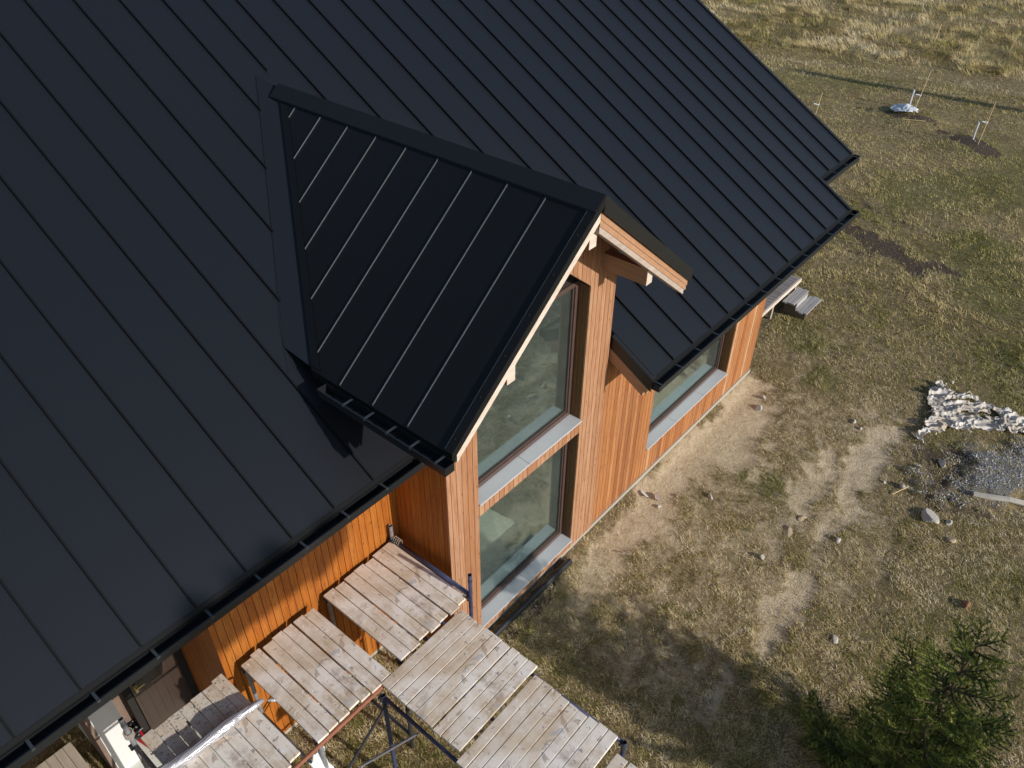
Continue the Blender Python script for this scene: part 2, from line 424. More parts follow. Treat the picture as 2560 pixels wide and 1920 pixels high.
def field(L, x, y, ns=.35, amp=.5):
    wx = x + amp * 1.3 * (fbm(x, y, ns * 1.6, 3) - .5) + .22 * (vn(x, y, .13, 4) - .5); wy = y + amp * 1.3 * (fbm(x, y, ns * 1.6, 8) - .5) + .22 * (vn(x, y, .13, 9) - .5)
    o = np.zeros_like(x)
    for a, b, r, k in L: o = np.maximum(o, k * seg(wx, wy, a, b, r))
    return o
def pathm(x, y):
    # trodden strip between lawn and rough hay
    c = 30.4 - .235 * (y - 5) + .4 * (fbm(x, y, 3, 21) - .5)
    return (x - c)
def gheight(x, y):
    near = np.exp(-np.maximum(0, np.hypot(x - 5, y + 2) - 14) / 10)
    h = .05 * (fbm(x, y, 1.3, 5) - .5) + .035 * (fbm(x, y, .35, 9) - .5) * near
    h = h - .05 * field(SOIL, x, y) * 1.0 + .13 * field(GRAV, x, y)
    d = pathm(x, y)
    h = h + .25 * sstep(1.2, 4, d) * (fbm(x, y, 1.1, 31) - .25)
    for (cx, cy, r, k) in ((26.1, 2.2, .8, .16), (24.9, .2, .9, .14)):
        h = h + k * np.exp(-((x - cx) ** 2 + (y - cy) ** 2) / (r * r))
    wall = sstep(.0, .25, -y)     # keep low against the wall
    return (h + .0) * np.where((y > -.25) & (x < 9.6) & (x > -4), np.maximum(wall, 0.15), 1)

# ------------------------------------------------------------------ ground
def ticks(parts):
    o = []
    for a, b, s in parts: o += list(np.arange(a, b, s))
    return np.array(o + [parts[-1][1]])
gx = ticks([(-900, -60, 140), (-60, -6, 6), (-6, 12, .09), (12, 34, .16), (34, 52, .3), (52, 90, 4), (90, 1000, 90)])
gy = ticks([(-900, -60, 140), (-60, -10, 5), (-10, -6, .4), (-6, 5, .09), (5, 16, .2), (16, 50, .5), (50, 90, 4), (90, 1000, 90)])
GX, GY = np.meshgrid(gx, gy)
X, Y = GX.ravel(), GY.ravel()
Z = gheight(X, Y)
nx, ny = len(gx), len(gy)
me = bpy.data.meshes.new('ground')
me.vertices.add(nx * ny)
me.vertices.foreach_set('co', np.stack([X, Y, Z], 1).astype(np.float32).ravel())
i0 = (np.arange(ny - 1)[:, None] * nx + np.arange(nx - 1)[None]).ravel()
q = np.stack([i0, i0 + 1, i0 + nx + 1, i0 + nx], 1).astype(np.int32)
me.loops.add(q.size); me.loops.foreach_set('vertex_index', q.ravel())
me.polygons.add(len(q)); me.polygons.foreach_set('loop_start', (np.arange(len(q)) * 4).astype(np.int32))
me.polygons.foreach_set('loop_total', np.full(len(q), 4, np.int32))
me.polygons.foreach_set('use_smooth', np.ones(len(q), bool))
for nm, val in (('soil', field(SOIL, X, Y)), ('dark', field(DARK, X, Y)), ('grav', field(GRAV, X, Y)), ('green', field(GREEN, X, Y)), ('path', pathm(X, Y))):
    a = me.attributes.new(nm, 'FLOAT', 'POINT'); a.data.foreach_set('value', val.astype(np.float32))
me.update(); me.validate()
m = Mat('dry_meadow_ground')
o = m.coord()
n1 = m.noise(o, .55, 6, .6); n2 = m.noise(o, 7, 7, .7); n3 = m.noise(o, 42, 5, .75)
c = m.mix(m.ramp(n1, [(.35, 0.), (.65, 1.)]), (.26, .20, .11), (.38, .30, .175))
c = m.mix(m.ramp(n2, [(.40, 0.), (.62, .8)]), c, (.14, .108, .052))
c = m.mix(m.math('MULTIPLY', m.attr('green'), .6), c, (.13, .14, .045))
nA = m.noise(o, 3.2, 9, .72, .6); nB = m.noise(o, 16, 6, .75)
sand = m.mix(m.ramp(n2, [(.35, 0.), (.7, 1.)]), (.70, .58, .41), (.54, .43, .28))
sand = m.mix(m.ramp(n3, [(.62, 0.), (.72, .7)]), sand, (.16, .12, .07))
sf = m.ramp(m.math('ADD', m.attr('soil'), m.math('ADD', m.math('MULTIPLY', m.math('SUBTRACT', nA, .5), 2.0), m.math('MULTIPLY', m.math('SUBTRACT', nB, .5), 1.0))), [(.26, 0.), (.82, 1.)])
c = m.mix(sf, c, sand)
df = m.ramp(m.math('ADD', m.attr('dark'), m.math('MULTIPLY', m.math('SUBTRACT', nA, .5), 1.6)), [(.25, 0.), (.60, .9)])
c = m.mix(df, c, (.085, .062, .052))
gf = m.ramp(m.math('ADD', m.attr('grav'), m.math('MULTIPLY', m.math('SUBTRACT', nA, .5), 1.6)), [(.35, 0.), (.7, .9)])
c = m.mix(gf, c, m.mix(m.ramp(n3, [(.4, 0.), (.6, 1.)]), (.16, .16, .165), (.32, .32, .32)))
m.set(Base_Color=c, Roughness=.97)
m.p.inputs['Specular IOR Level'].default_value = .1
m.bump(m.math('ADD', m.math('MULTIPLY', n2, 1.5), n3), .9, .03)
me.materials.append(m.m)
g = bpy.data.objects.new('ground', me); S.collection.objects.link(g)
tag(g, 'dry meadow ground with bare sandy strips beside the house', 'ground', kind='structure')

# ------------------------------------------------------------------ grass blades
def visible(x, y, z, mg=1.12):
    d = np.stack([x - CAM[0], y - CAM[1], z - CAM[2]], 1)
    w_ = d @ CF; u = (d @ CR) / w_; v = (d @ CU) / w_
    return (w_ > .5) & (np.abs(u) < 1280 / 1974 * mg) & (np.abs(v) < 960 / 1974 * mg)
def under_house(x, y):
    a = (x > .75) & (x < 9.25) & (y > -.02)
    b = (x > -1.8) & (x <= .76) & (y > .88)
    c_ = (x > 9.2) & (x < 12.62) & (y > .5)
    d_ = (x > -2.95) & (x <= -1.7) & (y > .95)
    return a | b | c_ | d_
def scatter(n, x0, x1, y0, y1, falloff):
    x = rng.uniform(x0, x1, n); y = rng.uniform(y0, y1, n)
    k = visible(x, y, 0 * x) & ~under_house(x, y)
    x, y = x[k], y[k]
    d = np.sqrt((x - CAM[0]) ** 2 + (y - CAM[1]) ** 2 + CAM[2] ** 2)
    k = rng.random(len(x)) < np.minimum(1, (falloff / d) ** 2)
    return x[k], y[k], d[k]
def blades(x, y, L, W, lean, az, tint):
    n = len(x); z = gheight(x, y) - .004
    bx = np.stack([x, y, z], 1)
    dirh = np.stack([np.cos(az), np.sin(az), np.zeros(n)], 1)
    side = np.stack([-np.sin(az), np.cos(az), np.zeros(n)], 1) * (W / 2)[:, None]
    s1 = np.sin(lean * .6)[:, None]; c1 = np.cos(lean * .6)[:, None]
    s2 = np.sin(lean)[:, None]; c2 = np.cos(lean)[:, None]
    up = np.array([0, 0, 1.])
    mid = bx + (dirh * s1 + up * c1) * (L * .5)[:, None]
    tip = mid + (dirh * s2 + up * c2) * (L * .5)[:, None]
    V = np.stack([bx - side, bx + side, mid + side * .8, mid - side * .8, tip], 1)
    return V, tint
NB = 0
parts = []
# near lawn, short matted grass
x, y, d = scatter(2600000, -5, 16, -7.5, 6, 9.0)
soil = field(SOIL, x, y); dark = field(DARK, x, y); grv = field(GRAV, x, y); grn = field(GREEN, x, y)
cl = fbm(x, y, .28, 14); cl2 = fbm(x, y, .9, 19)
dens = sstep(.36, .56, cl * .6 + cl2 * .4) * .75 + .25
dens = dens * (1 - sstep(11.5, 15.5, x + 1.5 * fbm(x, y, 1.5, 90)))
dens = dens * (1 - np.clip(soil * 1.25 + 1.8 * (fbm(x, y, .22, 40) - .5), 0, .92)) * (1 - .6 * np.clip(grv * 1.1 + .8 * (fbm(x, y, .25, 44) - .5), 0, 1)) * (1 - .75 * dark)
k = rng.random(len(x)) < dens * .92
x, y, d, grn, cl2 = x[k], y[k], d[k], grn[k], cl2[k]; cl = cl[k]
n = len(x)
az = 2 * math.pi * fbm(x, y, .30, 25) * 2.2 + rng.normal(0, 1.5, n)
tint = .50 + .5 * (fbm(x, y, 1.6, 50) - .5) + .5 * (vn(x, y, .11, 51) - .5) + rng.normal(0, .20, n) - .38 * grn * rng.random(n) - .25 * (fbm(x, y, .35, 57) > .60)
parts.append(blades(x, y, rng.uniform(.028, .080, n) * (1 + .6 * grn), rng.uniform(.004, .0085, n), rng.uniform(1.05, 1.56, n), az, tint + .1))
# middle lawn
x, y, d = scatter(1700000, 10.5, 32, -9, 22, 12.5)
soil = field(SOIL, x, y); dark = field(DARK, x, y); grn = field(GREEN, x, y)
cl = fbm(x, y, .5, 14); cl2 = fbm(x, y, 2.2, 19)
dens = (sstep(.36, .56, cl * .6 + cl2 * .4) * .7 + .3) * (1 - .85 * dark) * sstep(11.0, 15.0, x + 1.5 * fbm(x, y, 1.5, 90))
k = rng.random(len(x)) < dens
x, y, d, grn = x[k], y[k], d[k], grn[k]; n = len(x)
pstrip = np.exp(-((pathm(x, y) + .9) / .35) ** 2) + np.exp(-((pathm(x, y) - .7) / .35) ** 2)
az = 2 * math.pi * fbm(x, y, .6, 25) * 2.2 + rng.normal(0, .9, n)
tint = .48 + .55 * (fbm(x, y, 3.0, 50) - .5) + rng.normal(0, .15, n) - .30 * grn * rng.random(n) - .12 * (fbm(x, y, .7, 57) > .58)
parts.append(blades(x, y, rng.uniform(.05, .12, n), rng.uniform(.009, .016, n), rng.uniform(.8, 1.5, n), az, tint + .35 * pstrip))
# rough hay beyond the trodden strip
x, y, d = scatter(1300000, 29, 54, -6, 48, 22)
pm = pathm(x, y)
cl = fbm(x, y, 1.0, 64)
dens = sstep(1.3, 3.0, pm) * (.25 + .75 * sstep(.4, .6, cl)) + .25 * (pm < 0) + .06
k = (rng.random(len(x)) < dens)
x, y, d, pm = x[k], y[k], d[k], pm[k]; n = len(x)
hay = sstep(1.2, 3.0, pm)
az = 2 * math.pi * fbm(x, y, 1.1, 71) * 2.4 + rng.normal(0, .45, n)
tint = .36 + .18 * hay + .9 * (fbm(x, y, 2.2, 75) - .5) + rng.normal(0, .13, n)
parts.append(blades(x, y, rng.uniform(.10, .18, n) + hay * rng.uniform(.05, .24, n), rng.uniform(.014, .026, n), rng.uniform(.95, 1.55, n), az, tint))
V = np.concatenate([p[0] for p in parts]); T = np.clip(np.concatenate([p[1] for p in parts]), 0, 1)
n = len(V); print('blades', n)
me = bpy.data.meshes.new('grass')
me.vertices.add(n * 5); me.vertices.foreach_set('co', V.astype(np.float32).ravel())
b5 = (np.arange(n) * 5)[:, None]
lp = np.concatenate([b5 + np.array([0, 1, 2, 3]), b5 + np.array([3, 2, 4])], 1).astype(np.int32)
me.loops.add(lp.size); me.loops.foreach_set('vertex_index', lp.ravel())
ls = np.stack([np.arange(n) * 7, np.arange(n) * 7 + 4], 1).astype(np.int32).ravel()
me.polygons.add(2 * n); me.polygons.foreach_set('loop_start', ls); me.polygons.foreach_set('loop_total', np.tile([4, 3], n).astype(np.int32))
a = me.attributes.new('tint', 'FLOAT', 'FACE'); a.data.foreach_set('value', np.repeat(T, 2).astype(np.float32))
me.update()
m = Mat('matted_dry_grass')
c = m.ramp(m.attr('tint'), [(0., (.11, .145, .024)), (.2, (.26, .255, .062)), (.36, (.44, .365, .145)), (.55, (.60, .49, .245)), (.78, (.78, .66, .41)), (1., (.88, .79, .58))])
m.set(Base_Color=c, Roughness=.8)
m.p.inputs['Specular IOR Level'].default_value = .15
tl = m.n('ShaderNodeBsdfTranslucent'); m.l(c, tl.inputs[0])
mx = m.n('ShaderNodeMixShader'); mx.inputs[0].default_value = .34
m.l(m.p.outputs[0], mx.inputs[1]); m.l(tl.outputs[0], mx.inputs[2]); m.l(mx.outputs[0], m.out.inputs[0])
me.materials.append(m.m)
go = bpy.data.objects.new('grass', me); S.collection.objects.link(go)
tag(go, 'matted dry yellow-green grass covering the meadow around the house', 'grass', kind='stuff')

# ------------------------------------------------------------------ house
H = thing('timber_house', (0, 0, 0), 'larch-clad house with black standing seam roof and a tall glazed gable', 'house')

def boards(mb, axis, f0, f1, u0, u1, fn, pitch=.09, gap=.0065, cuts=(), tone=None):
    """vertical boards; axis 'x': wall along x, thickness y f0..f1; fn(u)->[(zb,zt)] with zb, zt numbers or functions"""
    e = sorted(set([u0, u1] + [c_ for c_ in cuts if u0 < c_ < u1]))
    k = math.floor(u0 / pitch)
    g_ = []
    while k * pitch < u1:
        if k * pitch > u0: g_.append(k * pitch)
        k += 1
    allu = sorted(set(e + g_))
    hard = set(e)
    tid = random.random()
    for a_, b_ in zip(allu[:-1], allu[1:]):
        if b_ - a_ < .006: continue
        if a_ in g_: tid = random.random()
        la = a_ + (0 if a_ in hard else gap / 2); lb = b_ - (0 if b_ in hard else gap / 2)
        jf = random.uniform(-.0012, .0012)
        for zb, zt in fn((a_ + b_) / 2):
            ev = lambda z, u: z(u) if callable(z) else z
            r = tid if tone is None else tone(tid)
            q = []
            for zz in (zb, zt):
                if axis == 'x': q += [(la, f0 + jf, ev(zz, la)), (lb, f0 + jf, ev(zz, lb)), (lb, f1, ev(zz, lb)), (la, f1, ev(zz, la))]
                else: q += [(f0 + jf, lb, ev(zz, lb)), (f0 + jf, la, ev(zz, la)), (f1, la, ev(zz, la)), (f1, lb, ev(zz, lb))]
            mb.hexa(q, r)

zg = lambda u: zdorm(u) - .13
head = lambda u: 5.43 - TB * abs(u - XM)
def fn_gable(u):
    if XW0 < u < XW1: return [(.075, .2609 - .035), (2.3969, 2.6291 - .035), (head, zg)]
    return [(.075, zg)]
mb = MB(); boards(mb, 'x', 0, .022, .75, 3.81, fn_gable, cuts=(XW0, XW1, XM))
mb.build('wall', M_cladp, H)['label'] = 'pale gable wall of vertical boards around the tall window'
X2, X3, ZS3 = 5.33, 8.076, .6424
def fn_right(u):
    zt = 3.40
    if X2 < u < X3: return [(.075, ZS3 - .035), (2.95, zt)]
    return [(.075, zt)]
mb = MB(); boards(mb, 'x', .03, .052, 3.8125, 9.249, fn_right, cuts=(X2, X3))
mb.build('wall', M_clad, H)['label'] = 'orange wall of vertical boards right of the gable'
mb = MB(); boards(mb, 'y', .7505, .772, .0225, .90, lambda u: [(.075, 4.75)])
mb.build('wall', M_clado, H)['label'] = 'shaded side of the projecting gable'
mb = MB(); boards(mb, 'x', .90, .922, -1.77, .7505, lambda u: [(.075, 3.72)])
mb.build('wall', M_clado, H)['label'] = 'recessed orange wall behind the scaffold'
mb = MB(); boards(mb, 'y', -1.7695, -1.748, .9225, 2.30, lambda u: [(.2, 3.8)], pitch=.075)
mb.build('wall', M_clado, H)['label'] = 'side wall of the entrance niche'
mb = MB(); boards(mb, 'y', 9.2475, 9.226, .05, 5.2, lambda u: [(.075, 3.5)])
mb.build('wall', M_clad, H)['label'] = 'right end wall'
# reveals of the windows
def reveal(x0, x1, z0, z1, y0, pit=.0865):
    for side in (0, 1):
        mb = MB(); xa, xb = (x0 - .02, x0) if side == 0 else (x1, x1 + .02)
        for i in range(2):
            a = y0 + .023 + i * pit; b = a + pit - .005
            if i == 1: b = y0 + .175
            mb.box(xa, xb, a, b, z0, z1)
        mb.build('window_reveal', M_reveal, H)
reveal(XW0, XW1, .262, 2.39, 0)
reveal(XW0, XW1, 2.63, 4.66, 0)
reveal(X2, X3, .643, 2.94, .03)
# sloped head lining of the upper opening
mb = MB()
for sgn in (-1, 1):
    xe_ = XW1 if sgn > 0 else XW0
    mb.hexa([(XM, .0225, head(XM)), (xe_, .0225, head(xe_)), (xe_, .2, head(xe_)), (XM, .2, head(XM)),
             (XM, .0225, head(XM) + .03), (xe_, .0225, head(xe_) + .03), (xe_, .2, head(xe_) + .03), (XM, .2, head(XM) + .03)][::1])
mb.build('head_lining', M_black, H)

def window(x0, x1, z0, z1, y, lab, panel=None, sillj=None):
    w0 = MB(); fw = .062
    w0.box(x0, x1, y, y + .07, z0, z0 + fw); w0.box(x0, x1, y, y + .07, z1 - fw, z1)
    w0.box(x0, x0 + fw, y, y + .07, z0 + fw, z1 - fw); w0.box(x1 - fw, x1, y, y + .07, z0 + fw, z1 - fw)
    # stepped inner profile
    g2 = fw + .022
    w0.box(x0 + fw, x1 - fw, y + .022, y + .07, z0 + fw, z0 + g2); w0.box(x0 + fw, x1 - fw, y + .022, y + .07, z1 - g2, z1 - fw)
    w0.box(x0 + fw, x0 + g2, y + .022, y + .07, z0 + g2, z1 - g2); w0.box(x1 - g2, x1 - fw, y + .022, y + .07, z0 + g2, z1 - g2)
    fo = w0.build('window_frame', M_frame, H); fo['label'] = lab
    p = MB(); p.box(x0 + g2, x1 - g2, y + .042, y + .048, z0 + g2, z1 - g2); p.build('pane', M_glass, fo)
    p = MB(); s_ = g2 + .012
    for a_, b_, c_, d_ in ((x0 + g2, x1 - g2, z0 + g2, z0 + s_), (x0 + g2, x1 - g2, z1 - s_, z1 - g2), (x0 + g2, x0 + s_, z0 + s_, z1 - s_), (x1 - s_, x1 - g2, z0 + s_, z1 - s_)):
        p.box(a_, b_, y + .034, y + .0415, c_, d_)
    p.build('seal', M_seal, fo)
    p = MB()
    js = [x0] + (sillj or []) + [x1]
    for a_, b_ in zip(js[:-1], js[1:]):
        a2 = a_ + (.0 if a_ == x0 else .0025); b2 = b_ - (.0 if b_ == x1 else .0025)
        yf = y - .17 - .028
        p.hexa([(a2, yf, z0 - .032), (b2, yf, z0 - .032), (b2, y, z0 - .032), (a2, y, z0 - .032), (a2, yf, z0 - .008), (b2, yf, z0 - .008), (b2, y, z0 + .004), (a2, y, z0 + .004)])
    p.build('sill', M_sill, fo, bevel=.002)
    if panel is not None: panel.build('infill', M_black, fo)
    return fo
pn = MB(); pn.prism([(XW0, .20, 4.67), (XW1, .20, 4.67), (XM, .20, 5.42)], (0, .03, 0))
window(XW0, XW1, .2609, 2.42, .17, 'lower gable window with a sunlit floor behind', sillj=[])
window(XW0, XW1, 2.6291, 4.69, .17, 'upper gable window under the peak', pn, sillj=[2.17])
window(X2, X3, ZS3, 2.97, .20, 'wide window of the right wall', sillj=[6.25, 7.2])

# backing structure (dark, behind the boards) and interior
mb = MB()
B = .0235
mb.prism([(.775, B, .05), (XW0 - .02, B, .05), (XW0 - .02, B, zg(XW0)), (.775, B, zg(.775))], (0, .20, 0))
mb.prism([(XW1 + .02, B, .05), (3.80, B, .05), (3.80, B, zg(3.80)), (XW1 + .02, B, zg(XW1))], (0, .20, 0))
mb.box(XW0 - .019, XW1 + .019, B, .22, .05, .222); mb.box(XW0 - .019, XW1 + .019, B, .22, 2.42, 2.592)
mb.prism([(XW0 - .019, B, head(XW0) + .035), (XM, B, head(XM) + .035), (XM, B, zg(XM)), (XW0 - .019, B, zg(XW0))], (0, .2, 0))
mb.prism([(XM, B, head(XM) + .035), (XW1 + .019, B, head(XW1) + .035), (XW1 + .019, B, zg(XW1)), (XM, B, zg(XM))], (0, .2, 0))
mb.box(3.815, X2 - .021, .0535, .24, .05, 3.38); mb.box(X3 + .021, 9.22, .0535, .24, .05, 3.38)
mb.box(X2 - .02, X3 + .02, .0535, .24, .05, ZS3 - .036); mb.box(X2 - .02, X3 + .02, .0535, .24, 2.975, 3.38)
mb.box(.774, .90, .225, 1.9, .05, 4.7); mb.box(-1.74, .773, .9235, 1.05, .05, 3.7); mb.box(-1.746, -1.60, 1.052, 2.8, .05, 3.8)
mb.box(9.08, 9.2255, .245, 5.2, .05, 3.6)
mb.build('wall_core', M_black, H)
mb = MB(); mb.box(.905, 9.07, .245, 5.6, -.02, .09); mb.build('floor_slab', M_conc, H)
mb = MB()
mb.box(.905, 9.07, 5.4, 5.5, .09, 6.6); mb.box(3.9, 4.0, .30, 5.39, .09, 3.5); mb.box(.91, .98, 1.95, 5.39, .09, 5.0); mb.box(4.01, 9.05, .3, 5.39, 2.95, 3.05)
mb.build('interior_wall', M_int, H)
mb = MB(); mb.box(.76, 3.81, .006, .06, -.15, .073); mb.box(3.8105, 9.245, .008, .09, -.15, .073); mb.box(.756, .80, .061, .9, -.15, .073); mb.box(-1.765, .755, .906, .96, -.15, .073)
mb.build('foundation', M_found, H)

# main roof -----------------------------------------------------------------
YR = 9.5
out = [(-14, YL), (.80, YL), (.80, 2.25), (XM, 4.15), (3.86, 2.25), (3.86, -OR), (10.49, -OR), (10.49, .04), (12.03, .04), (12.03, YR), (-14, YR)]
mb = MB()
mb.prism([(x_, y_, zmain(y_) - .14) for x_, y_ in out], (0, 0, .14))
roof = mb.build('roof', M_roof, H); roof['label'] = 'main black standing seam roof'
mb = MB(); mb.prism([(12.03, YR, zmain(YR)), (-14, YR, zmain(YR)), (-14, YR + 9, zmain(YR) - TA * 9), (12.03, YR + 9, zmain(YR) - TA * 9)], (0, 0, -.14))
mb.build('rear_roof', M_roof, roof)
seamx = [(.5 * k_ - .003) for k_ in range(-28, 6)] + [4.416 + .5 * k_ for k_ in range(-3, 16)]
mb = MB()
def sbar(mb, x_, y0, y1, w_=.016, h=.030, off=0):
    mb.hexa([(x_ - w_ / 2, y0, zmain(y0) + off - .002), (x_ + w_ / 2, y0, zmain(y0) + off - .002), (x_ + w_ / 2, y1, zmain(y1) + off - .002), (x_ - w_ / 2, y1, zmain(y1) + off - .002),
             (x_ - w_ / 2, y0, zmain(y0) + off + h), (x_ + w_ / 2, y0, zmain(y0) + off + h), (x_ + w_ / 2, y1, zmain(y1) + off + h), (x_ - w_ / 2, y1, zmain(y1) + off + h)])
for x_ in seamx:
    if x_ >= 11.9: continue
    y0 = YL
    if x_ > 3.86: y0 = -OR
    if x_ > 10.49: y0 = .04
    if .2 < x_ < XM + .3: y0 = {0: 2.013}.get(0) + (x_ - .51) * 1.332 if x_ > .3 else y0
    elif XM <= x_ < 3.95 and x_ < 3.86: y0 = yval(x_) + .14
    elif 3.86 <= x_ < 4.35: y0 = -OR
    sbar(mb, x_, y0, YR)
mb.build('seam', M_seam, roof)
# eave drip edge, verge trims, valley flashing
mb = MB()
for a_, b_, ye in ((-14, .745, YL), (3.862, 10.49, -OR), (10.5, 12.03, .04)):
    mb.hexa([(a_, ye - .035, zmain(ye) - .05), (b_, ye - .035, zmain(ye) - .05), (b_, ye, zmain(ye) - .05), (a_, ye, zmain(ye) - .05),
             (a_, ye - .035, zmain(ye - .035) + .0), (b_, ye - .035, zmain(ye - .035) + .0), (b_, ye, zmain(ye) + .004), (a_, ye, zmain(ye) + .004)])
mb.build('eave_trim', M_seam, roof)
mb = MB()
def verge(mb, xo, y0, y1, side, w_=.09, up=.028, dn=.17):
    x0_, x1_ = (xo, xo + w_) if side < 0 else (xo - w_, xo)
    mb.hexa([(x0_, y0, zmain(y0) + .002), (x1_, y0, zmain(y0) + .002), (x1_, y1, zmain(y1) + .002), (x0_, y1, zmain(y1) + .002),
             (x0_, y0, zmain(y0) + up), (x1_, y0, zmain(y0) + up), (x1_, y1, zmain(y1) + up), (x0_, y1, zmain(y1) + up)])
    xa, xb = (xo - .014, xo - .001) if side < 0 else (xo + .001, xo + .014)
    mb.hexa([(xa, y0, zmain(y0) - dn), (xb, y0, zmain(y0) - dn), (xb, y1, zmain(y1) - dn), (xa, y1, zmain(y1) - dn),
             (xa, y0, zmain(y0) + up - .003), (xb, y0, zmain(y0) + up - .003), (xb, y1, zmain(y1) + up - .003), (xa, y1, zmain(y1) + up - .003)])
verge(mb, 3.858, -OR - .02, .0, -1); mb.build('verge_trim', M_flash, roof)
mb = MB(); verge(mb, 10.492, -OR - .02, .03, 1, .05); mb.build('verge_trim', M_flash, roof)
mb = MB(); verge(mb, 12.032, .03, YR, 1, .06); mb.build('verge_trim', M_flash, roof)
mb = MB()
va = [(.17, yval(.17) - .02), (2.38, 4.50)]
def vpt(x_, y_, off): return (x_, y_, zmain(y_) + off)
mb.prism([vpt(.04, 1.50, .001), vpt(.60, 1.78, .001), vpt(2.34, 4.12, .001), vpt(2.47, 4.62, .001), vpt(2.10, 4.32, .001), vpt(.30, 1.92, .001)][::1], (0, 0, .005))
mb.build('valley_flashing', M_roof, roof)
# bargeboard + soffit of right roof
mb = MB()
def slab_y(mb, x0_, x1_, y0, y1, a_, b_):
    mb.hexa([(x0_, y0, zmain(y0) + a_), (x1_, y0, zmain(y0) + a_), (x1_, y1, zmain(y1) + a_), (x0_, y1, zmain(y1) + a_),
             (x0_, y0, zmain(y0) + b_), (x1_, y0, zmain(y0) + b_), (x1_, y1, zmain(y1) + b_), (x0_, y1, zmain(y1) + b_)])
slab_y(mb, 3.842, 3.90, -OR + .03, .028, -.262, -.172); slab_y(mb, 3.846, 3.90, -OR + .09, .028, -.36, -.265)
mb.build('bargeboard', M_beam, H)
mb = MB()
for i in range(5):
    slab_y(mb, 3.906, 10.4, -OR + .02 + i * .125, -OR + .14 + i * .125, -.165, -.143)
mb.build('soffit', mat_cladding('larch_soffit_long', TONES_ORANGE, 0, light=(.36, .13, .03), dark=(.13, .03, .006)), H)
mb = MB(); mb.box(-14, .745, YL + .02, YL + .045, zmain(YL) - .24, zmain(YL) - .143); mb.box(3.91, 10.47, -OR + .0, -OR + .018, zmain(-OR) - .17, zmain(-OR) - .145)
mb.box(10.5, 12.0, .045, .07, zmain(.04) - .24, zmain(.04) - .143)
mb.build('fascia', M_flash, H)
# left eave boxed soffit
mb = MB(); mb.box(-14, .745, YL + .047, .895, zmain(YL) - .235, zmain(YL) - .215); mb.build('eave_soffit', M_soffit, H)

# gutters ---------------------------------------------------------------------
def gutter(pts0, pts1, inner, name_label, bxs, axis='x', endcap=(True, True)):
    """square gutter. axis x: runs x from pts0 to pts1, outward -y from inner; axis y: runs along y, outward -x"""
    yi, z = inner; W_, D_, t = .112, .095, .004
    prof = [(0, .012), (0, -D_), (-W_, -D_), (-W_, 0), (-W_ - .014, 0), (-W_ - .014, -.012), (-W_ - t, -.012), (-W_ - t, -D_ - t), (t, -D_ - t), (t, .012)]
    mb = MB()
    def P3(u, o, zz): return (u, yi + o, z + zz) if axis == 'x' else (yi + o, u, z + zz)
    n = len(prof)
    vs = [P3(pts0, *q_) for q_ in prof] + [P3(pts1, *q_) for q_ in prof]
    mb.add(vs, [(i, (i + 1) % n, n + (i + 1) % n, n + i) for i in range(n)] + [(n - 1, 8, 1, 0), (7, 2, 1, 8), (6, 3, 2, 7)] + [tuple(n + j for j in f) for f in ((0, 1, 8, n - 1), (8, 1, 2, 7), (7, 2, 3, 6))])
    for e_, u in zip(endcap, (pts0, pts1)):
        if e_:
            a_ = [P3(u, 0, 0), P3(u, 0, -D_ - .002), P3(u, -W_, -D_ - .002), P3(u, -W_, 0)]
            d_ = (.003, 0, 0) if axis == 'x' else (0, .003, 0)
            mb.prism(a_, d_)
    g_ = mb.build('gutter', M_gut, H); g_['label'] = name_label
    me0 = None
    for u in bxs:
        if me0 is None:
            b = MB()
            if axis == 'x':
                b.box(-.012, .012, -W_ - .008, .03, .0015, .006)
                b.box(-.012, .012, -W_ - .019, -W_ - .0145, -.018, .006)
            else:
                b.box(-W_ - .008, .03, -.012, .012, .0015, .006)
                b.box(-W_ - .019, -W_ - .0145, -.012, .012, -.018, .006)
            o_ = b.build('bracket', M_brk, g_); me0 = o_
        else:
            o_ = me0.copy(); S.collection.objects.link(o_); o_.parent = g_
        o_.location = (u, yi, z) if axis == 'x' else (yi, u, z)
    return g_
gutter(-14, .735, (YL - .012, zmain(YL) - .055), 'gutter of the left eave', [.5 * k_ + .045 for k_ in range(-10, 2)], endcap=(True, True))
gutter(3.875, 10.62, (-OR - .012, ZR - .055), 'gutter of the right eave', [3.92 + .5 * k_ for k_ in range(0, 14)])
gutter(10.42, 12.16, (.04 - .012, zmain(.04) - .055), 'gutter of the far upper eave', [10.55 + .5 * k_ for k_ in range(0, 4)])
zl = zdorm(XL)
gutter(-.74, 1.02, (XL - .012, zl - .05), 'gutter of the gable roof', [-.62, -.30, .01, .32, .63], axis='y')
gutter_r = MB()

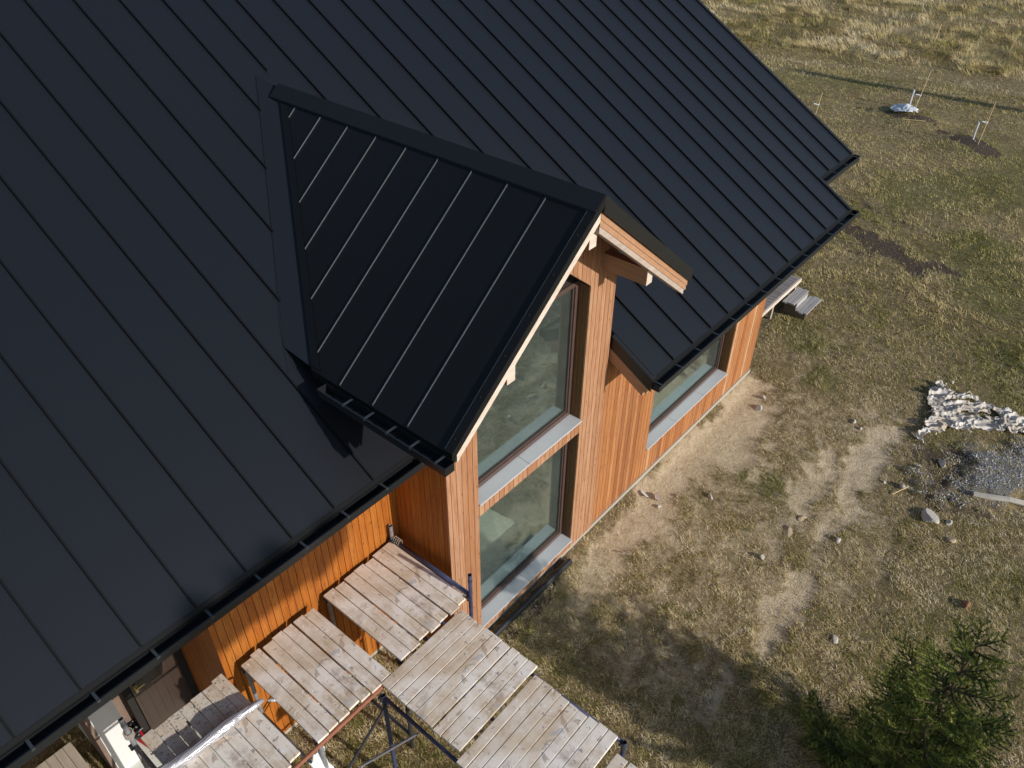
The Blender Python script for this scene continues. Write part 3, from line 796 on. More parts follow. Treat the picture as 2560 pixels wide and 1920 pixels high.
# dormer / gable roof ----------------------------------------------------------
mb = MB()
yf = -OD
VO = .385      # the roof ends on an upstand in front of the mathematical valley
L = [(XL, yf), (XM, yf), (XM, yval(XM) - VO), (XL, yval(XL) - VO)]
mb.prism([(x_, y_, zdorm(x_) - .10) for x_, y_ in L], (0, 0, .10))
mb.prism([(x_, y_, zdorm(x_) - .32) for x_, y_ in [(XL + .30, yval(XL + .30) - VO - .04), (XM, yval(XM) - VO - .04), (XM, yval(XM) - VO), (XL + .30, yval(XL + .30) - VO)]], (0, 0, .215))
XRR = 4.389
L2 = [(XM, yf), (XRR, yf), (XRR, yval(XRR) - VO), (XM, yval(XM) - VO)]
mb.prism([(x_, y_, zdorm(x_) - .10) for x_, y_ in L2], (0, 0, .10))
mb.prism([(x_, y_, zdorm(x_) - .32) for x_, y_ in [(XM, yval(XM) - VO - .04), (XRR - .3, yval(XRR - .3) - VO - .04), (XRR - .3, yval(XRR - .3) - VO), (XM, yval(XM) - VO)]], (0, 0, .215))
dr = mb.build('gable_roof', M_roofd, H)
for xa_, xb_ in ((XL + .02, XM), (XM, XRR - .02)):     # folded valley apron between the two roofs
    vb = MB()
    ya_, yb_ = yval(xa_), yval(xb_)
    vb.prism([(xa_, ya_ - VO + .002, zdorm(xa_) - .012), (xb_, yb_ - VO + .002, zdorm(xb_) - .012), (xb_, yb_ + .06, zmain(yb_ + .06) + .004), (xa_, ya_ + .06, zmain(ya_ + .06) + .004)], (0, 0, .006))
    vb.build('valley_apron', M_apron, dr); dr['label'] = 'steep black roof over the glazed gable'
mb = MB()
def dbar(mb, y_, x0_, x1_, w_=.009, h=.012, off=0, zf=zdorm):
    p = []
    for o_ in (off - .002, off + h):
        p += [(x0_, y_ - w_ / 2, zf(x0_) + o_), (x1_, y_ - w_ / 2, zf(x1_) + o_), (x1_, y_ + w_ / 2, zf(x1_) + o_), (x0_, y_ + w_ / 2, zf(x0_) + o_)]
    mb.hexa(p)
for k_ in range(9):
    y_ = 3.7123 - .4799 * k_
    xb = XM - (ZM - zmain(y_)) / TB + .3824 - .0
    if k_ >= 6: xb = XL + .01
    mb = MB(); dbar(mb, y_, xb, XM - .155); mb.build('seam', M_gseam, dr)
    mb = MB(); dbar(mb, y_, XM + .155, min(XM + (XM - xb), XRR - .01)); mb.build('seam', M_gseam, dr)
mb = MB()
for sg in (-1, 1):     # ridge cap, folded sheet
    xa = XM + sg * .0; xb = XM + sg * .150
    ya, yb = yf - .012, yval(XM) - VO - .01
    lo_, hi_ = (xb, xa) if sg < 0 else (xa, xb)
    q_ = []
    for o_ in (.024, .034): q_ += [(lo_, ya, zdorm(lo_) + o_), (hi_, ya, zdorm(hi_) + o_), (hi_, yb, zdorm(hi_) + o_), (lo_, yb, zdorm(lo_) + o_)]
    mb.hexa(q_)
    xc = XM + sg * .150; xd = XM + sg * .153
    lo_, hi_ = (xd, xc) if sg < 0 else (xc, xd)
    q_ = []
    for o_ in (.0015, .030): q_ += [(lo_, ya, zdorm(lo_) + o_), (hi_, ya, zdorm(hi_) + o_), (hi_, yb, zdorm(hi_) + o_), (lo_, yb, zdorm(lo_) + o_)]
    mb.hexa(q_)
mb.build('ridge_cap', M_capm, dr)
for sg in (-1, 1):     # front verge trim of the gable roof
    mb = MB()
    xe_ = XL - .002 if sg < 0 else XRR
    xs = XM + sg * .156
    lo_, hi_ = (xe_, xs) if sg < 0 else (xs, xe_)
    q_ = []
    for o_ in (.002, .024): q_ += [(lo_, yf - .012, zdorm(lo_) + o_), (hi_, yf - .012, zdorm(hi_) + o_), (hi_, yf + .085, zdorm(hi_) + o_), (lo_, yf + .085, zdorm(lo_) + o_)]
    mb.hexa(q_)
    lo_, hi_ = (xe_, XM) if sg < 0 else (XM, xe_)
    q_ = []
    for o_ in (-.15 if sg > 0 else -.075, .022): q_ += [(lo_, yf - .016, zdorm(lo_) + o_), (hi_, yf - .016, zdorm(hi_) + o_), (hi_, yf - .0025, zdorm(hi_) + o_), (lo_, yf - .0025, zdorm(lo_) + o_)]
    mb.hexa(q_)
    mb.build('verge_trim', M_roofd if sg < 0 else M_flash, dr)
mb = MB()   # bright folded edge on the left verge and screws
q_ = []
for o_ in (.0235, .0265): q_ += [(XL + .01, yf + .078, zdorm(XL + .01) + o_), (XM - .02, yf + .078, zdorm(XM - .02) + o_), (XM - .02, yf + .083, zdorm(XM - .02) + o_), (XL + .01, yf + .083, zdorm(XL + .01) + o_)]
mb.hexa(q_)
mb.build('trim_edge', M_brk, dr)
sc0 = None
for (xx, yy, zo) in [(XL + .1 + i * .34, yf + .035, .022) for i in range(7)]:
    if sc0 is None:
        sb = MB(); sb.tube([(0, 0, 0), (0, 0, .007)], .005, 6); sc0 = o_ = sb.build('screw', M_brk); o_.parent = dr
    else:
        o_ = sc0.copy(); S.collection.objects.link(o_); o_.parent = dr
    o_.location = (xx, yy, zdorm(xx) + zo)
mb = MB()   # upstand strip along the left valley
a0, a1 = .05, .20
pts = []
for x_ in (.32, XM - .10):
    pts.append(x_)
q_ = []
for o_ in (.0015, .012):
    q_ += [(XL + .02, yval(XL + .02) - VO - .14, zdorm(XL + .02) + o_), (XM - .16, yval(XM - .16) - VO - .14, zdorm(XM - .16) + o_), (XM - .16, yval(XM - .16) - VO - .005, zdorm(XM - .16) + o_), (XL + .02, yval(XL + .02) - VO - .005, zdorm(XL + .02) + o_)]
mb.hexa(q_)
mb.build('valley_strip', M_roofd, dr)
# barge boards
def slope_board(mb, x0_, x1_, y0, y1, a_, b_):
    q_ = []
    for o_ in (a_, b_): q_ += [(x0_, y0, zdorm(x0_) + o_), (x1_, y0, zdorm(x1_) + o_), (x1_, y1, zdorm(x1_) + o_), (x0_, y1, zdorm(x0_) + o_)]
    mb.hexa(q_)
mb = MB()
slope_board(mb, XL + .10, XM - .001, yf + .025, yf + .07, -.255, -.078)
b_ = mb.build('bargeboard', M_rawtimber, H); b_['label'] = 'raw white left bargeboard of the gable'
mb = MB()
slope_board(mb, XM + .001, XRR - .03, yf + .02, yf + .06, -.225, -.152)
slope_board(mb, XM + .001, XRR - .04, yf + .026, yf + .066, -.298, -.229)
b_ = mb.build('bargeboard', M_beam, H); b_['label'] = 'larch boards under the right verge of the gable'
mb = MB(); slope_board(mb, XM + .001, XRR - .08, yf + .03, yf + .13, -.372, -.302)
b_ = mb.build('rafter', M_rawbeam, H); b_['label'] = 'grey raw rafter under the right verge'
mb = MB()
for i in range(6):
    y0 = yf + .135 + i * .092; y1 = min(y0 + .088, -.001)
    if y1 - y0 < .02: continue
    slope_board(mb, XM + .001, XRR - .09, y0, y1, -.175, -.15); slope_board(mb, XL + .1, XM - .001, y0, y1, -.175, -.15)
mb.build('soffit', mat_cladding('larch_soffit_slope', TONES_ORANGE, 0, light=(.36, .13, .03), dark=(.13, .03, .006)), H)
for xc, zb, zt, lab in ((1.10, 4.835, 5.12, 'left'), (XM, 5.775, 5.98, 'ridge'), (3.53, 4.83, 5.02, 'right')):
    mb = MB()
    zt2 = zdorm(xc + (.055 if xc > XM else -.055)) - .18
    mb.box(xc - .06, xc + .06, -.60, -.001, zb - .02, min(zt, zt2) if lab != 'ridge' else zt)
    mb.build('purlin', M_beam, H, bevel=.003)
    mb = MB(); mb.box(xc - .059, xc + .059, -.603, -.6005, zb - .019, (min(zt, zt2) if lab != 'ridge' else zt) - .001)
    mb.build('purlin_end', M_rawtimber, H)
# eave timbers of gable (rafter tail at left corner)
mb = MB(); mb.box(XL + .03, XL + .09, yf + .03, .0, zdorm(XL) - .16, zdorm(XL) - .103); mb.build('eave_board', M_flash, H)

# entrance niche --------------------------------------------------------------
mb = MB(); mb.box(-2.92, -2.66, 1.86, 2.5, .0, 3.3); mb.box(-2.925, -2.655, 1.852, 1.859, .0, 3.3)
pl = mb.build('pillar', M_white, H)
mb = MB(); mb.box(-2.965, -2.921, 1.90, 2.5, 0, 3.3); mb.box(-2.97, -2.925, 1.845, 1.899, 0, 3.3, 0.5); mb.build('plaster_side', M_plast, pl)
mb = MB(); mb.box(-2.96, -1.775, .97, 2.9, -.05, .20); mb.build('porch_slab', M_conc, H)
mb = MB(); mb.box(-2.655, -1.60, 2.86, 2.95, .2, 3.9); mb.box(-6, -2.97, 3.3, 3.4, 0, 4); mb.build('niche_wall', M_plast, H)
dm = MB(); dm.box(-2.42, -1.86, 2.05, 2.09, .21, 2.2)
for i in range(5): dm.box(-2.38 + i * .10, -2.29 + i * .10, 2.044, 2.0505, .32, 2.1)
door = dm.build('door', M_doorb, H)
hm = MB(); hm.box(-2.39, -2.36, 2.03, 2.043, 1.02, 1.16); hm.box(-2.385, -2.28, 1.995, 2.01, 1.11, 1.13); hm.box(-2.385, -2.365, 2.01, 2.03, 1.11, 1.13); hm.build('handle', M_brass, door)
mb = MB(); mb.box(-1.858, -1.775, 2.045, 2.20, .2, 3.0); mb.box(-2.50, -2.422, 2.10, 2.2, .2, 2.6); mb.box(-2.42, -1.86, 2.1, 2.2, .2, 2.9); mb.build('door_frame', M_black, H)
mb = MB(); mb.box(-2.655, -2.422, 2.30, 2.4, .2, 3.6); mb.build('niche_side', M_plast, H)

# ------------------------------------------------------------------ scaffolding
ZD = 1.95
def deck(loc, x0, x1, y0, y1, along, n, label, gaps=(), seed=1, jit=.02):
    random.seed(seed)
    t = thing('scaffold_deck', loc, label, 'scaffold deck', 'timber scaffold decks')
    mb = MB()
    if along == 'y': w_ = (x1 - x0) / n
    else: w_ = (y1 - y0) / n
    for i in range(n):
        a = (x0 if along == 'y' else y0) + i * w_ + .003
        b = a + w_ - .007 - (.014 if i in gaps else 0)
        e0 = random.uniform(-jit, jit); e1 = random.uniform(-jit, jit); dz = random.uniform(-.003, .003)
        sk = random.uniform(-.004, .004)
        if along == 'y':
            q_ = [(a + sk, y0 + e0, 0), (b + sk, y0 + e0 + sk, 0), (b - sk, y1 + e1, 0), (a - sk, y1 + e1 - sk, 0)]
        else:
            q_ = [(x0 + e0, a + sk, 0), (x1 + e1, a - sk, 0), (x1 + e1 + sk, b - sk, 0), (x0 + e0 + sk, b + sk, 0)]
        mb.hexa([(p_[0], p_[1], ZD - .035 + dz) for p_ in q_] + [(p_[0], p_[1], ZD + dz) for p_ in q_])
    mb.build('planks', M_decky if along == 'y' else M_deckx, t, bevel=.004)
    for f in (.14, .86):
        mb = MB()
        if along == 'y':
            yy = y0 + (y1 - y0) * f; mb.box(x0 + .02, x1 - .02, yy - .03, yy + .03, ZD - .075, ZD - .039)
        else:
            xx = x0 + (x1 - x0) * f; mb.box(xx - .03, xx + .03, y0 + .02, y1 - .02, ZD - .075, ZD - .039)
        mb.build('cleat', M_rawbeam, t)
    return t
deck((.03, .2, ZD), -.50, .56, -.44, .83, 'y', 7, 'plank deck tight in the corner beside the gable with a dark and rusty stain', (1, 4), 3)
deck((-1.15, .16, ZD), -1.64, -.67, -.48, .80, 'y', 7, 'plank deck between the corner deck and the one under the film roll', (1, 4), 4)
deck((-2.35, .2, ZD), -2.73, -1.81, -.46, .85, 'y', 7, 'mortar-crusted plank deck under the clear film roll', (2,), 5)
deck((-.2, -1.05, ZD), -.82, .385, -1.60, -.49, 'x', 9, 'broad deck with a brown stain, touching the corner of the corner deck', (2,), 6, .012)
deck((-.3, -2.2, ZD), -.91, .29, -2.68, -1.64, 'x', 9, 'pale paint-splashed deck at the bottom edge of the photo', (), 8, .015)
deck((-.4, -3.0, ZD), -1.0, .17, -3.3, -2.76, 'x', 4, 'last loose plank deck, its corner just showing at the bottom edge', (0, 1, 2), 9, .02)
# mortar crumbs on the crusted deck
def rock(name, c, size, mat, label=None, cat='stone', seed=0, flat=.6, group=None, parent=None, rot=0., sub=2):
    r = random.Random(seed)
    t_ = (1 + 5 ** .5) / 2
    vs = [(-1, t_, 0), (1, t_, 0), (-1, -t_, 0), (1, -t_, 0), (0, -1, t_), (0, 1, t_), (0, -1, -t_), (0, 1, -t_), (t_, 0, -1), (t_, 0, 1), (-t_, 0, -1), (-t_, 0, 1)]
    fs = [(0, 11, 5), (0, 5, 1), (0, 1, 7), (0, 7, 10), (0, 10, 11), (1, 5, 9), (5, 11, 4), (11, 10, 2), (10, 7, 6), (7, 1, 8), (3, 9, 4), (3, 4, 2), (3, 2, 6), (3, 6, 8), (3, 8, 9), (4, 9, 5), (2, 4, 11), (6, 2, 10), (8, 6, 7), (9, 8, 1)]
    vs = [np.array(v_) / 1.902 for v_ in vs]
    for _ in range(sub):
        cache = {}; nf = []
        def mid(a_, b_):
            k_ = (min(a_, b_), max(a_, b_))
            if k_ not in cache:
                v_ = vs[a_] + vs[b_]; vs.append(v_ / np.linalg.norm(v_)); cache[k_] = len(vs) - 1
            return cache[k_]
        for a_, b_, c_ in fs:
            x_, y_, z_ = mid(a_, b_), mid(b_, c_), mid(c_, a_); nf += [(a_, x_, z_), (b_, y_, x_), (c_, z_, y_), (x_, y_, z_)]
        fs = nf
    # cut by random planes for facets
    pl_ = []
    for _ in range(9):
        n_ = np.array([r.gauss(0, 1) for _ in range(3)]); n_ /= np.linalg.norm(n_); pl_.append((n_, r.uniform(.42, .82)))
    out_ = []
    for v_ in vs:
        v_ = v_.copy()
        for n_, d_ in pl_:
            s_ = v_ @ n_
            if s_ > d_: v_ = v_ - n_ * (s_ - d_)
        v_ = v_ * (1 + r.uniform(-.025, .025)) * np.array([size[0], size[1], size[2]])
        cr, sr = math.cos(rot), math.sin(rot)
        out_.append((v_[0] * cr - v_[1] * sr + c[0], v_[0] * sr + v_[1] * cr + c[1], v_[2] + c[2]))
    mb = MB(); mb.add(out_, fs)
    if parent is None:
        e_ = mb
        ob = mb.build(name, mat)
        me_ = ob.data; co = np.array(out_) - np.array(c)
        me_.vertices.foreach_set('co', co.astype(np.float32).ravel()); ob.location = c; me_.update()
        return tag(ob, label, cat, group)
    return mb.build(name, mat, parent)
mb = MB(); rr_ = random.Random(5)
for i in range(300):
    x_ = rr_.uniform(-2.8, -1.85); y_ = rr_.triangular(.2, .84, .78); s_ = rr_.uniform(.002, .007) * (1 if rr_.random() < .93 else 1.8)
    mb.add([(x_ - s_, y_ - s_ * .7, ZD + .003), (x_ + s_, y_ - s_, ZD + .003), (x_ + s_ * .8, y_ + s_, ZD + .003), (x_ - s_, y_ + s_ * .8, ZD + .003), (x_, y_, ZD + .003 + s_ * .5)], [(0, 1, 4), (1, 2, 4), (2, 3, 4), (3, 0, 4)])
o_ = mb.build('mortar_crumbs', M_found); tag(o_, 'dried mortar crumbs along the wall edge of the crusted deck', 'mortar', kind='stuff')

def pipe_post(loc_label, x_, y_, ztop, mat, z0=0):
    mb = MB(); mb.tube([(x_, y_, z0), (x_, y_, ztop)], .024, 12, cap=False)
    mb.tube([(x_, y_, ztop), (x_, y_, ztop - .3)], .019, 12, cap=False)
    mb.tube([(x_, y_, ztop - .13), (x_, y_, ztop - .10)], .0275, 12, cap=False)
    return mb
def frame(x_, y0, y1, label, mats, tops, zr_=1.885, rungs=(1.0, .3)):
    t = thing('scaffold_tower', (x_, (y0 + y1) / 2, 0), label, 'scaffold', 'steel scaffold frames')
    for y_, mt, tp in zip((y0, y1), mats, tops):
        pipe_post('', x_, y_, tp, mt).build('post', mt, t, smooth=True)
    for i, z_ in enumerate((zr_,) + rungs):
        mb = MB(); mb.tube([(x_, y0 + .02, z_), (x_, y1 - .02, z_)], .021, 10)
        mb.build('rung', mats[0], t, smooth=True)
    for y_, z_ in ((y0, zr_), (y1, zr_)):
        mb = MB(); mb.tube([(x_ - .035, y_, z_ - .04), (x_ - .035, y_, z_ + .02)], .016, 8); mb.tube([(x_ - .05, y_ + .03, z_), (x_ + .02, y_ + .03, z_)], .01, 6)
        mb.build('clamp', M_pipe_k, t)
    return t
frame(.585, -.46, .845, 'scaffold frame with bright blue front post against the pale gable corner', (M_pipe_b, M_pipe_g), (2.34, 2.20), 1.955)
frame(-.46, -.40, .80, 'scaffold frame in the gap right of the middle deck', (M_pipe_k, M_pipe_g), (1.93, 1.90))
frame(-1.60, -.44, .76, 'scaffold frame in the gap over the white sheet', (M_pipe_g, M_pipe_g), (1.93, 1.90))
frame(-2.795, -.40, .88, 'scaffold frame with stickered post at the porch', (M_pipe_g, M_pipe_g), (1.9, 2.36))
frame(-.875, -2.75, -.58, 'long scaffold frame under the left edge of the two broad decks', (M_pipe_b, M_pipe_b), (1.9, 1.9), 1.87, (.3,))
frame(.32, -2.75, -.56, 'long scaffold frame under the right edge of the two broad decks', (M_pipe_b, M_pipe_b), (1.9, 1.9), 1.87, (.3,))
def pipe_thing(name, path, r, mat, label, cat, group=None):
    mb = MB(); mb.tube(path, r, 10); o_ = mb.build(name, mat, smooth=False)
    return tag(o_, label, cat, group)
pipe_thing('ledger_pipe', [(-3.6, -.50, 1.90), (-.50, -.505, 1.90)], .022, M_pipe_r, 'rusty red ledger pipe along the front edge of the plank decks', 'pipe')
pipe_thing('ledger_pipe', [(-2.6, -1.75, 1.05), (-.9, -1.72, 1.12)], .022, M_pipe_r, 'lower rusty pipe running out from beneath the broad decks', 'pipe')
pipe_thing('brace_pipe', [(-.86, -.62, 1.78), (-2.75, -.58, .25)], .016, M_pipe_k, 'dark diagonal brace dropping leftwards below the middle deck', 'brace')
pipe_thing('brace_pipe', [(-.90, -1.1, 1.80), (-1.35, -.72, 1.35), (-2.9, -.52, .45)], .014, M_pipe_g, 'thin grey diagonal brace crossing the dark one', 'brace')
# side toe pipe resting by the gable
mb = MB(); mb.tube([(.585, .82, 1.965), (.595, -.42, 1.965)], .024, 10); o_ = mb.build('toe_pipe', M_pipe_b, smooth=True)
tag(o_, 'mortar-splashed blue pipe lying along the gable side of the corner deck', 'pipe')
mb = MB()
for k_ in range(4):
    c_ = np.array([.585, .79 - .03 * k_, 2.0]); a_ = np.linspace(0, 2 * math.pi, 13)
    mb.tube([(c_[0] + .036 * math.cos(q_), c_[1] + .008 * math.sin(q_ * 2), c_[2] + .036 * math.sin(q_)) for q_ in a_], .004, 5)
o_ = mb.build('binding_wire', M_rope); tag(o_, 'twisted wire binding the toe pipe to the back post', 'wire')
mb = MB()
for k_ in range(4):
    a_ = np.linspace(0, 2 * math.pi, 13)
    mb.tube([(-2.795 + .042 * math.cos(q_), .88 + .042 * math.sin(q_), 2.12 - .022 * k_ + .008 * math.sin(q_)) for q_ in a_], .005, 5)
o_ = mb.build('binding_wire', M_rope); tag(o_, 'wire wound round the stickered porch post', 'wire')
# film roll
mb = MB()
pth = []; rad = []
for i in range(23):
    u = i / 22; pth.append((-1.73 - 1.75 * u, .235 + .20 * u + .008 * math.sin(u * 11), ZD + .062 + .012 * math.sin(u * 7 + 1))); rad.append(.018 + .045 * min(1, u * 6) + .006 * math.sin(u * 31))
mb.tube(pth, rad, 14)
mb.tube([(-1.70, .23, ZD + .03), (-1.66, .20, ZD + .015), (-1.64, .16, ZD + .012)], [.012, .02, .006], 6)
o_ = mb.build('film_roll', M_film, smooth=True); tag(o_, 'long twisted roll of clear plastic film lying across the crusted deck', 'plastic roll')

# crumpled sheets -------------------------------------------------------------
def crumple(name, corner, du, dv, nu, nv, hfun, mat, label, cat, jit=.07):
    U, Vv = np.meshgrid(np.linspace(0, 1, nu), np.linspace(0, 1, nv)); U = U.ravel(); Vv = Vv.ravel()
    x_ = corner[0] + du[0] * U + dv[0] * Vv; y_ = corner[1] + du[1] * U + dv[1] * Vv
    h_, ok = hfun(x_, y_, U, Vv)
    vs = np.stack([x_ + jit * (vn(x_, y_, .13, 5) - .5), y_ + jit * (vn(x_, y_, .13, 6) - .5), h_], 1)
    i0 = (np.arange(nv - 1)[:, None] * nu + np.arange(nu - 1)[None]).ravel()
    q = np.stack([i0, i0 + 1, i0 + nu + 1, i0 + nu], 1); q = q[ok[q].all(1)]
    mb = MB(); mb.add(vs.tolist(), q.tolist()); o_ = mb.build(name, mat, smooth=True)
    s_ = o_.modifiers.new('thick', 'SOLIDIFY'); s_.thickness = .003
    return tag(o_, label, cat)
TP = [(11.35, -3.02), (11.05, -2.95), (10.55, -2.98), (9.9, -3.18), (9.45, -3.10), (9.30, -3.22), (9.55, -3.36), (9.85, -3.50), (10.05, -3.72), (10.35, -4.05), (10.6, -4.4), (10.8, -4.8), (11.1, -5.4), (11.45, -5.3), (11.25, -4.7), (11.25, -4.3), (11.3, -3.9), (11.25, -3.5)]
def inpoly(x_, y_, P_):
    c_ = np.zeros(len(x_), bool); j = len(P_) - 1
    for i in range(len(P_)):
        t_ = ((P_[i][1] > y_) != (P_[j][1] > y_)) & (x_ < (P_[j][0] - P_[i][0]) * (y_ - P_[i][1]) / (P_[j][1] - P_[i][1] + 1e-12) + P_[i][0])
        c_ ^= t_; j = i
    return c_
def ridge(a_, b_, sc, sd): return 1 - np.abs(2 * vn(a_, b_, sc, sd) - 1)
def htarp(x_, y_, u, v_):
    wx = x_ + .25 * (fbm(x_, y_, .5, 33) - .5); wy = y_ + .25 * (fbm(x_, y_, .5, 34) - .5)
    a_ = wx * .55 - wy * .83; b_ = wx * .83 + wy * .55          # folds run along a_
    h_ = .008 + .050 * ridge(a_ * .34, b_, .10, 11) ** 3 + .034 * ridge(a_ * .8 + .3 * b_, b_ - .2 * a_, .075, 12) ** 3 + .030 * ridge(wx, wy, .32, 14) + .018 * ridge(wx, wy, .055, 13) ** 2
    xx = x_ + .22 * (fbm(x_, y_, .20, 15) - .5) * 2; yy = y_ + .22 * (fbm(x_, y_, .20, 16) - .5) * 2
    k_ = inpoly(xx, yy, TP) & (vn(a_ * .5, b_, .13, 17) > .13)
    return gheight(x_, y_) + h_, k_
crumple('crumpled_tarp', (9.0, -5.6), (2.7, 0), (0, 2.9), 250, 260, htarp, M_tarp, 'crumpled dirty-white fabric sheet lying on the grass by the gravel', 'tarp')
def hwhite(x_, y_, u, v_):
    return 1.55 - .9 * v_ + .10 * ridge(x_, y_, .09, 21), np.abs(u - .5) < .5 - .15 * np.abs(np.sin(v_ * 9))
crumple('plastic_sheet', (-1.78, -.40), (.26, .0), (.04, -.20), 30, 30, hwhite, M_poly, 'white plastic sheet hanging below the gap between two decks', 'plastic sheet', .04)
def hw2(x_, y_, u, v_):
    d_ = np.hypot((u - .5) * 2, (v_ - .5) * 2)
    return gheight(x_, y_) + .03 + .20 * np.maximum(0, 1 - d_) + .10 * ridge(x_, y_, .12, 22), d_ < .75 + .5 * vn(x_, y_, .2, 23)
crumple('polythene_sheet', (26.25, 2.45), (1.0, 0), (0, 1.0), 30, 30, hw2, M_poly, 'pale polythene sheet wrapped at the foot of the tall leaning stake', 'plastic sheet')

# small things at the porch
mb = MB(); mb.prism([(-2.60, 2.06, .215), (-2.42, 2.03, .215), (-2.47, 1.82, .215), (-2.55, 1.80, .215)], (0, 0, .03)); mb.tube([(-2.53, 2.02, .24), (-2.52, 2.16, .27)], .012, 8)
dp = mb.build('dustpan', M_red); tag(dp, 'red plastic dustpan on the porch floor by the brown door', 'dustpan')
mb = MB(); rr_ = random.Random(3)
for k_ in range(5):
    a_ = np.linspace(0, 2 * math.pi * 1.0, 15); c0 = (-2.53 + rr_.uniform(-.03, .03), 2.19 + rr_.uniform(-.03, .03)); R_ = rr_.uniform(.06, .11)
    mb.tube([(c0[0] + R_ * math.cos(q_), c0[1] + R_ * math.sin(q_), .23 + .022 * k_ + .01 * math.sin(3 * q_)) for q_ in a_], .012, 6)
o_ = mb.build('cable_coil', M_drain); tag(o_, 'coil of black cable on the porch floor', 'cable')
# pallet-like step left of the porch
t = thing('plank_pallet', (-3.35, 2.4, .1), 'pale plank platform on the ground left of the white pillar', 'pallet')
mb = MB()
for k_ in range(5): mb.box(-3.62 + k_ * .1, -3.525 + k_ * .1, 1.5, 2.69, .165, .19)
mb.build('planks', mat_raw('pale_pallet_planks', (.46, .38, .29), (.60, .52, .42), 1, .15), t)
for y_ in (1.6, 2.1, 2.6):
    mb = MB(); mb.box(-3.6, -3.14, y_ - .04, y_ + .04, .04, .164); mb.build('bearer', M_rawbeam, t)

# terrace and steps at the far corner ------------------------------------------
t = thing('timber_terrace', (11, 1.5, 0), 'raised timber terrace beyond the right end of the house', 'terrace')
mb = MB(); k_ = 0
x_ = 9.26
while x_ < 12.55:
    mb.box(x_, x_ + .115, .56, 3.2, .455, .483); x_ += .127
mb.build('boards', M_terr, t)
mb = MB(); mb.box(9.26, 12.58, .515, .556, .39, .482); mb.box(12.56, 12.6, .558, 3.2, .345, .452); mb.build('rim_joist', M_rawtimber, t)
for x_ in (9.8, 11.30, 12.45):
    mb = MB(); mb.box(x_, x_ + .07, .565, .635, -.1, .452); mb.build('leg', M_rawbeam, t)
t = thing('wooden_steps', (12.0, .2, 0), 'grey weathered two-tread steps up to the terrace', 'steps')
for nm, y0, y1, z_, x0, x1 in (('tread', .24, .50, .34, 11.62, 12.42), ('tread', -.05, .22, .18, 11.70, 12.52)):
    mb = MB()
    w_ = (y1 - y0) / 3
    for i in range(3): mb.box(x0 + random.uniform(-.03, .03), x1 + random.uniform(-.03, .03), y0 + i * w_ + .003, y0 + (i + 1) * w_ - .003, z_ - .03, z_)
    mb.build(nm, M_greywood, t)
for x_ in (11.74, 12.36):
    mb = MB(); mb.box(x_, x_ + .04, -.02, .23, -.05, .148); mb.box(x_, x_ + .04, .231, .48, -.05, .308); mb.build('stringer', mat_raw('dark_stringer_timber', (.085, .07, .055), (.15, .125, .10), 1, .3), t)  # stringer timber darker than the treads
mb = MB(); mb.box(11.79, 12.35, .225, .237, .15, .306); mb.build('riser', M_greywood, t)

# pipe on the ground beside the wall
pipe_thing('drain_pipe', [(1.30, -.135, .045), (2.2, -.14, .05), (3.06, -.155, .055)], .048, M_drain, 'black plastic pipe lying on the ground along the gable wall', 'pipe')

# stones -----------------------------------------------------------------------
def gz(x_, y_): return float(gheight(np.array([x_]), np.array([y_]))[0])
R_ = [(7.52, -4.00, .20, .13, .11, 'largest pale flat-topped stone below the gravel', .5), (7.62, -4.27, .075, .05, .05, 'small pale stone right beside the largest one', 0),
      (8.36, -.62, .11, .07, .06, 'white stone on bare soil near the right end of the wall', .4), (8.70, -.56, .07, .05, .05, 'small white stone nearest the right end of the house', 0),
      (5.68, -1.07, .085, .055, .05, 'pale angular stone standing alone in front of the right wall', .9), (9.12, -2.15, .06, .05, .04, 'little white stone above the upper wheel track', 0),
      (9.02, -2.32, .05, .03, .03, 'tiny white stone at the head of the wheel tracks', 0), (7.97, -3.42, .075, .06, .06, 'round cream stone left of the gravel', 0),
      (8.98, -3.74, .14, .07, .07, 'pale slab-like stone on the dark soil above the gravel', .3), (7.26, -4.40, .10, .07, .05, 'brownish stone below the largest stone', 0),
      (5.06, -2.30, .055, .05, .05, 'small white stone on the russet grass', 0), (5.84, -2.37, .14, .09, .03, 'flat sandy stone on the russet grass', .2), (6.24, -2.43, .10, .07, .03, 'flat sandy stone at the foot of the upper wheel track', 0),
      (4.38, -3.73, .085, .06, .035, 'white lump in the grass between the bare patch and the spruce', 0), (6.13, -3.05, .07, .05, .04, 'white stone at the end of the lower wheel track', 0),
      (4.95, -.55, .05, .04, .03, 'small pale chip near the middle of the right wall', 0), (5.36, -.62, .05, .04, .03, 'small grey chip on the sandy strip', 0), (7.9, -3.15, .04, .03, .03, 'tiny stone beside the lower wheel track', 0)]
for i, (x_, y_, a_, b_, c_, lb, ro) in enumerate(R_):
    rock('stone', (x_, y_, gz(x_, y_) + c_ * .35), (a_, b_, c_), M_stone if 'brown' not in lb and 'sandy' not in lb else mat_simple('sandy_stone', (.42, .33, .22), .9, .2, 0, .2, 5, .01), lb, 'stone', 40 + i, rot=ro, group='stones on the grass')
rock('brick_piece', (6.13, -4.93, gz(6.13, -4.93) + .04), (.09, .07, .06), M_brick, 'orange piece of brick in the grass above the spruce', 'brick', 81, rot=.4)
# cast beam half buried
mb = MB()
pth = [(8.45, -4.37), (8.55, -4.6), (8.68, -4.85), (8.90, -5.2), (9.1, -5.5)]
mb.tube([(a_, b_, gz(a_, b_) + .035) for a_, b_ in pth], [.05, .055, .05, .05, .05], 7)
tag(mb.build('cast_beam', M_curb), 'pale half-buried post lying below the gravel', 'post')
